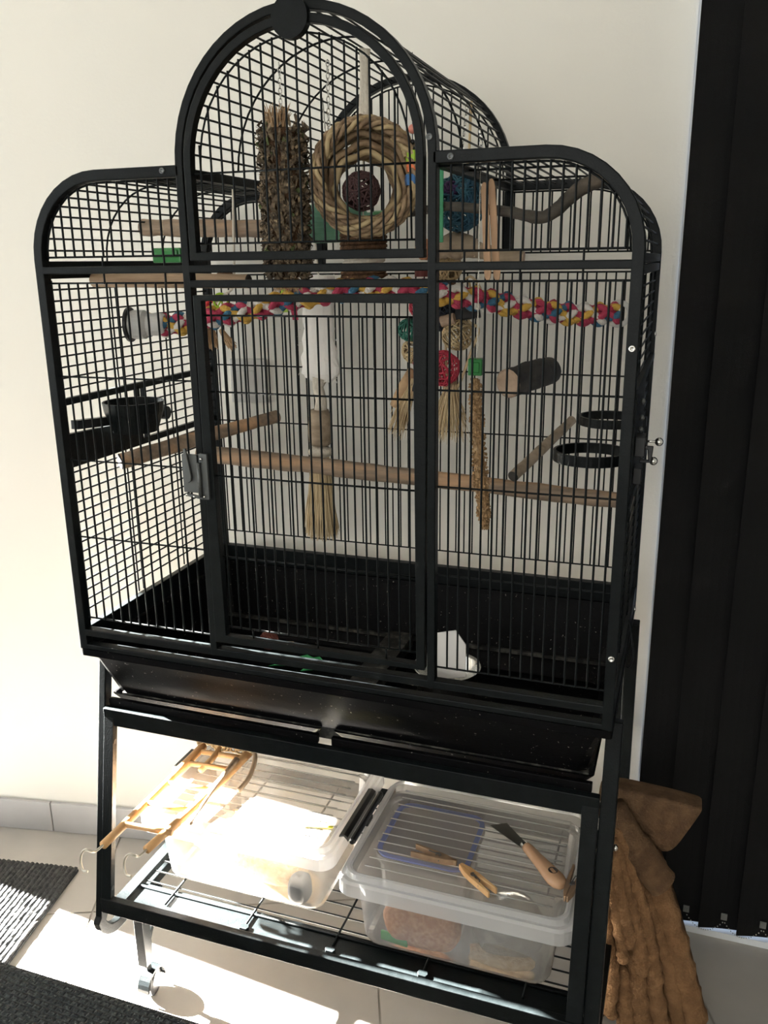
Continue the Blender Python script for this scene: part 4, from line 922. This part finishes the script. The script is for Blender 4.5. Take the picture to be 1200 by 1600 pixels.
blob('seed_bag', 'seed_brown', (0.535, 0.054, 0.298), (0.060, 0.015, 0.036), 2, 'reddish brown bag of seed at the front of the right storage box', 'bag', 0.07, 3, 0.2625)
blob('seed_bag', 'bag_plastic', (0.660, 0.10, 0.302), (0.052, 0.045, 0.038), 3, 'grey transparent plastic bag in the right end of the right storage box', 'bag', 0.12, 3, 0.2625)
blob('seed_bag', 'seed_tan', (0.655, 0.062, 0.270), (0.048, 0.018, 0.0075), 4, 'tan seed bag lying flat along the bottom front of the right box', 'bag', 0.1, 3, 0.2625)
m = MB(); m.box((0, 0, 0), (0.045, 0.004, 0.016), Matrix.Translation((0.470, 0.046, 0.2630)) @ Matrix.Rotation(-0.1, 4, 'Z')); o = m.build('green_tag', 'green_leafy', bevel=0.001); tag(o, 'green tag at the front left bottom of the right storage box', 'tag')
# grey and tan bundle in the left box
blob('seed_bag', 'seed_tan', (0.215, 0.14, 0.305), (0.10, 0.06, 0.042), 6, 'large pale bag filling the left storage box', 'bag', 0.08, 3, 0.2625)
blob('grey_pouch', 'grey_rubber', (0.315, 0.085, 0.288), (0.018, 0.02, 0.024), 7, 'small grey pouch in the front right corner of the left storage box', 'pouch', 0.05, 3, 0.2625)
m = MB(); m.prism([(0.0, 0.0), (0.055, 0.004), (0.056, 0.010), (0.012, 0.008)], 0.4065, 0.4075, Matrix.Translation((0.318, 0.085, 0)) @ Matrix.Rotation(0.15, 4, 'Z')); o = m.build('yellow_strip', 'yellow_label'); tag(o, 'yellow strip on the lid of the left storage box', 'strip')

# ------------------------------------------------------------------ on the lids
LZ = 0.4066
sc = thing('scraper', 'paint scraper with dark blade and wooden handle on the right lid', 'scraper', (0.672, 0.14, LZ))
d = Vector((0.732-0.673, 0.079-0.144, 0)).normalized(); nrm = Vector((-d.y, d.x, 0)); c0 = Vector((0.675, 0.140, LZ+0.010))
m = MB(); tip = Vector((0.617, 0.186, LZ+0.001)); 
a1 = tip+Vector((-0.006, -0.004, 0)); a2 = tip+Vector((0.018, 0.010, 0)); b1 = c0-nrm*0.006+Vector((0, 0, -0.004)); b2 = c0+nrm*0.006+Vector((0, 0, -0.004))
up1 = Vector((0, 0, 0.0012)); m.add([a1, b1, b2, a2, a1+up1, b1+up1, b2+up1, a2+up1], [(3, 2, 1, 0), (4, 5, 6, 7), (0, 1, 5, 4), (1, 2, 6, 5), (2, 3, 7, 6), (3, 0, 4, 7)]); m.build('blade', 'blade', sc)
m = MB(); m.lathe([(0.0, -0.005), (0.0062, -0.005), (0.0066, 0.004), (0.0, 0.004)], axisM(c0+Vector((0, 0, -0.002)), d), 14, False); m.build('ferrule', 'steel', sc)
rings = []
for s_, wd, ht in ((0, 0.0075, 0.0072), (0.006, 0.0085, 0.0080), (0.025, 0.0095, 0.0085), (0.045, 0.0110, 0.0090), (0.065, 0.0135, 0.0095), (0.080, 0.0145, 0.0095), (0.090, 0.0120, 0.0085), (0.0955, 0.0070, 0.006), (0.0965, 0.003, 0.003)):
    cc_ = c0+d*(0.003+s_)+Vector((0, 0, -0.0005)); rings.append([cc_+nrm*wd*math.cos(2*PI*k/18)+Vector((0, 0, ht*math.sin(2*PI*k/18))) for k in range(18)])
m = MB(); m.loft(rings); m.build('handle', 'handle_wood', sc, smooth=True)
m = MB(); cc_ = c0+d*0.075; m.lathe([(0.0, 0.0), (0.0058, 0.0), (0.0066, 0.0012), (0.0072, 0.0008)], Matrix.Translation(cc_+Vector((0, 0, 0.0088))), 16, False); m.build('hang_hole', 'dark_bark', sc)
def peg(label, p, ang, m_, open_=0.08):
    root = thing('clothespin', label, 'clothespin', p, 'clothes pegs on the right lid'); 
    M0 = Matrix.Translation(p) @ Matrix.Rotation(ang, 4, 'Z')
    for s_ in (1, -1):
        m = MB(); M = M0 @ Matrix.Rotation(s_*open_, 4, 'Z')
        pr = [(-0.036, s_*0.0012), (-0.012, s_*0.0004), (0.0, s_*0.003), (0.036, s_*0.0045), (0.036, s_*0.0078), (-0.005, s_*0.0085), (-0.020, s_*0.0078), (-0.036, s_*0.0040)]
        if s_ < 0: pr = pr[::-1]
        m.prism(pr, 0.0, 0.0095, M); m.build('jaw', m_, root, bevel=0.0006)
    m = MB(); m.tube([M0 @ Vector((-0.006+0.0042*math.cos(a), 0.0042*math.sin(a), 0.002+0.0085*a/(6*PI))) for a in [6*PI*k/48 for k in range(49)]], 0.0008, 5); m.tube([M0 @ Vector(q) for q in ((-0.010, 0.009, 0.005), (-0.008, 0.0, 0.0108), (0.010, -0.002, 0.0108), (0.014, -0.009, 0.006))], 0.0008, 5); m.build('spring', 'latch_steel', root)
peg('weathered brown clothes peg on the right lid, nearer the blue seal', (0.548, 0.0775, LZ), PI-0.12, 'old_peg_wood', 0.10)
peg('orange-tinted clothes peg on the right lid, nearer the scraper', (0.620, 0.0480, LZ), -0.62, 'peg_wood', 0.03)
peg('dark brown clothes peg at the right edge of the right lid', (0.7545, 0.078, LZ+0.0044), 1.45, 'old_peg_wood', 0.02)
# wooden ladder with hooks on the left box
ld = thing('ladder_toy', 'wooden bird ladder with metal hooks lying across the left box', 'ladder', (0.10, 0.1, 0.414))
ZL = 0.4215
rails = (((0.155, 0.225, ZL+0.006), (0.146, 0.07, ZL+0.003), (0.130, -0.060, ZL+0.001)), ((0.062, 0.222, ZL+0.004), (0.062, 0.07, ZL+0.002), (0.060, -0.072, ZL+0.001)))
for pts_ in rails:
    m = MB(); m.tube(catmull(pts_, 6), [0.0080]*4+[0.0070]*20, 10); m.build('rail', 'peg_wood', ld, smooth=True)
    p = Vector(pts_[-1]); m = MB(); hp = [p+Vector(q) for q in ((0, 0.002, 0), (-0.004, -0.014, -0.002), (-0.006, -0.022, 0.004), (-0.014, -0.024, 0.006), (-0.022, -0.024, -0.004), (-0.024, -0.026, -0.018), (-0.018, -0.030, -0.027), (-0.008, -0.032, -0.026))]
    m.tube(catmull(hp, 5), 0.0020, 8); m.build('hook', 'hook_metal', ld, smooth=True)
for y in (0.205, 0.165, 0.10, 0.04, -0.02):
    m = MB(); m.tube([(0.062, y, ZL+0.003), (0.147+0.0*y, y+0.004, ZL+0.004)], 0.0048, 8); m.build('rung', 'peg_wood', ld, smooth=True)
m = MB(); m.tube([(0.10, 0.22, ZL+0.008), (0.098, 0.19, ZL+0.002), (0.096, 0.155, ZL)], 0.0055, 8); m.build('stub', 'peg_wood', ld, smooth=True)
m = MB(); m.tube(catmull([(0.150, 0.19, ZL+0.012), (0.152, 0.10, ZL+0.006), (0.160, 0.020, ZL+0.002)], 6), [0.006]*4+[0.0035]*6+[0.0018]*3, 8); m.ball((0.160, 0.018, ZL+0.002), 0.0038, 8, 6); m.build('thin_stick', 'smooth_perch', ld, smooth=True)
m = MB(); m.tube(catmull([(0.155, 0.232, ZL+0.010), (0.176, 0.21, ZL+0.010), (0.184, 0.17, ZL-0.004), (0.182, 0.135, ZL-0.010)], 5), 0.0042, 8); m.build('rope_end', 'raffia_brown', ld, smooth=True)
m = MB(); rnd = random.Random(2)
for k in range(10):
    t = k/9; c = Vector((0.058+0.10*t, 0.226+0.004*math.sin(9*t), ZL+0.012+0.003*math.sin(14*t))); vine_ball(m, c, 0.0095, 5, 0.0016, k)
m.build('sisal_lashing', 'raffia', ld, smooth=True)
m = MB(); m.beam([(0.046, 0.215, ZL-0.008), (0.046, 0.150, ZL-0.008)], 0.010, 0.014, (1, 0, 0)); m.build('grey_bar', 'grey_rubber', ld, bevel=0.001)

# ------------------------------------------------------------------ brown fleece: folded cushion and hanging throw
def cushion():
    m = MB(); F = [Vector(q) for q in ((0.7629, 0.285, 0.4499), (0.8189, 0.285, 0.4496), (0.8787, 0.285, 0.4457), (0.9304, 0.285, 0.4405), (0.9327, 0.285, 0.4363), (0.9081, 0.285, 0.383), (0.8879, 0.285, 0.3366), (0.8505, 0.285, 0.3547), (0.813, 0.285, 0.3829), (0.7704, 0.285, 0.4077))]
    B = [p+Vector((0.000, 0.045, -0.004)) for p in F]; n = len(F); cf = sum(F, Vector())/n-Vector((0, 0.010, 0)); cb = sum(B, Vector())/n
    lerp = lambda P_, c, t: [p.lerp(c, t) for p in P_]
    m.loft([lerp(B, cb, 0.7), lerp(B, cb, 0.02), [f.lerp(b, 0.93) for f, b in zip(F, B)], [f.lerp(b, 0.08) for f, b in zip(F, B)], lerp(F, cf, 0.025), lerp(F, cf, 0.45), lerp(F, cf, 0.8)])
    return m
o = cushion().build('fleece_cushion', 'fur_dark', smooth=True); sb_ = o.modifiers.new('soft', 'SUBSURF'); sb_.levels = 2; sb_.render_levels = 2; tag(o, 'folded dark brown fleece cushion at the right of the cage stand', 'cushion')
th = thing('fleece_throw', 'brown fleece throw hanging in folds to the floor beside the stand', 'blanket', (0.9, 0.3, 0))
# continuous draped sheet behind the folds
rnd = random.Random(4)
def sheet():
    m = MB(); U, W_ = 44, 30; front = []; 
    for j in range(W_+1):
        v = j/W_; z = 0.345*(1-v)+0.003
        xl = 0.785; xr = 0.852+0.118*v**0.8
        for i in range(U+1):
            u = i/U; x = xl+(xr-xl)*u
            y = 0.325-0.045*v+0.10*u*v*0.3+0.016*(0.35+v)*math.sin(2*PI*(3.6*u)+1.2+1.5*v)+0.006*math.sin(2*PI*7*u+v*3)
            front.append((Vector((x, y, z))))
    n = U+1; vs = front+[p+Vector((0.004, 0.016, 0)) for p in front]; T = len(front); fs = []
    for j in range(W_):
        for i in range(U):
            a = j*n+i; fs.append((a, a+n, a+n+1, a+1)); fs.append((T+a, T+a+1, T+a+n+1, T+a+n))
    for j in range(W_): fs.append((j*n, T+j*n, T+(j+1)*n, (j+1)*n)); fs.append((j*n+U, (j+1)*n+U, T+(j+1)*n+U, T+j*n+U))
    for i in range(U): fs.append((i, i+1, T+i+1, T+i)); fs.append((W_*n+i, T+W_*n+i, T+W_*n+i+1, W_*n+i+1))
    m.add(vs, fs); return m
sheet().build('drape', 'fur', th, smooth=True)
folds = [([(0.7933, 0.285, 0.4212), (0.8476, 0.285, 0.3229), (0.8902, 0.285, 0.2263), (0.9231, 0.285, 0.1179), (0.9519, 0.285, 0.0159)], 0.024),
         ([(0.7975, 0.268, 0.4093), (0.8359, 0.268, 0.3141), (0.8756, 0.268, 0.2107), (0.9052, 0.268, 0.1148), (0.9274, 0.268, 0.0138)], 0.015),
         ([(0.8016, 0.244, 0.4086), (0.8294, 0.244, 0.3307), (0.8548, 0.244, 0.2505), (0.8738, 0.244, 0.1665), (0.8854, 0.244, 0.1178)], 0.014),
         ([(0.7996, 0.232, 0.3927), (0.8251, 0.232, 0.302), (0.8409, 0.232, 0.244), (0.8521, 0.232, 0.1965), (0.8615, 0.232, 0.1477)], 0.0135),
         ([(0.7983, 0.22, 0.3831), (0.816, 0.22, 0.3029), (0.8286, 0.22, 0.2444), (0.8372, 0.22, 0.2052)], 0.0125),
         ([(0.7958, 0.214, 0.351), (0.8125, 0.214, 0.2698), (0.8252, 0.214, 0.2107), (0.8303, 0.214, 0.1778)], 0.01),
         ([(0.7947, 0.218, 0.2927), (0.8057, 0.218, 0.2079), (0.8163, 0.218, 0.1336), (0.8121, 0.218, 0.0631)], 0.011),
         ([(0.7912, 0.224, 0.2368), (0.8016, 0.224, 0.1627), (0.8122, 0.224, 0.0868), (0.8197, 0.224, 0.0489)], 0.009),
         ([(0.8661, 0.25, 0.1848), (0.8795, 0.25, 0.1103), (0.9005, 0.25, 0.0201)], 0.017),
         ([(0.8433, 0.24, 0.1997), (0.8552, 0.24, 0.112), (0.8697, 0.24, 0.0197)], 0.017),
         ([(0.8285, 0.232, 0.1506), (0.8366, 0.232, 0.087), (0.8451, 0.232, 0.0194)], 0.015)]
for k, (pp, r) in enumerate(folds):
    P = [Vector((a, b, max(c, r*0.8+0.002))) for a, b, c in pp]; Q = catmull(P, 9)
    R_ = [r*(0.72+0.30*min(1, i/len(Q)*1.6))*(1+0.13*math.sin(i*1.5+k)+rnd.uniform(-0.05, 0.05)) for i in range(len(Q))]; R_[0] *= 0.6; R_[-1] *= 0.75
    m = MB(); m.tube(Q, R_, 14); m.build('fold', 'fur', th, smooth=True)
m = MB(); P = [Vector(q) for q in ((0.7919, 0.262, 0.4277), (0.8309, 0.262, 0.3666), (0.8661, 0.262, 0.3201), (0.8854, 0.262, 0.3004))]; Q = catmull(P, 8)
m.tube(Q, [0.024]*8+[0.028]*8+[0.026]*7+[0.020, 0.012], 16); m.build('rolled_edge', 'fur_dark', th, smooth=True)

# ------------------------------------------------------------------ mats
mm = MB(); MX = Matrix.Translation((-0.327, 0.292, 0)) @ Matrix.Rotation(math.atan2(0.032, 0.185), 4, 'Z')
vs = []; fs = []; nr_ = 42; step = 0.0115; LEN = 0.40
prof = []
for k in range(nr_):
    for q, h in ((0.0, 0.0082), (0.25, 0.0108), (0.5, 0.0116), (0.75, 0.0108)): prof.append((-(k+q)*step, h))
prof.append((-nr_*step, 0.0055))
nseg = 40; rnd = random.Random(8)
for j in range(nseg+1):
    for (x, h) in prof: vs.append(MX @ Vector((x+rnd.uniform(-0.0008, 0.0008), -LEN*j/nseg, h+rnd.uniform(-0.0007, 0.0007))))
n = len(prof)
for j in range(nseg):
    for i in range(n-1): fs.append((j*n+i, j*n+i+1, (j+1)*n+i+1, (j+1)*n+i))
mm.add(vs, fs); mm.box((-nr_*step, -LEN, 0.0005), (0, 0, 0.0055), MX)
o = mm.build('door_mat', 'mat_rib'); tag(o, 'black ribbed door mat on the tiles left of the cage', 'mat')
m = MB(); m.prism(rrect(-0.80, -0.72, 0.328, -0.205, 0.02, 4), 0.0, 0.300); o = m.build('carpet_covered_block', 'woven_carpet', bevel=0.012); tag(o, 'charcoal woven carpet with a square corner in the lower left foreground', 'carpet')
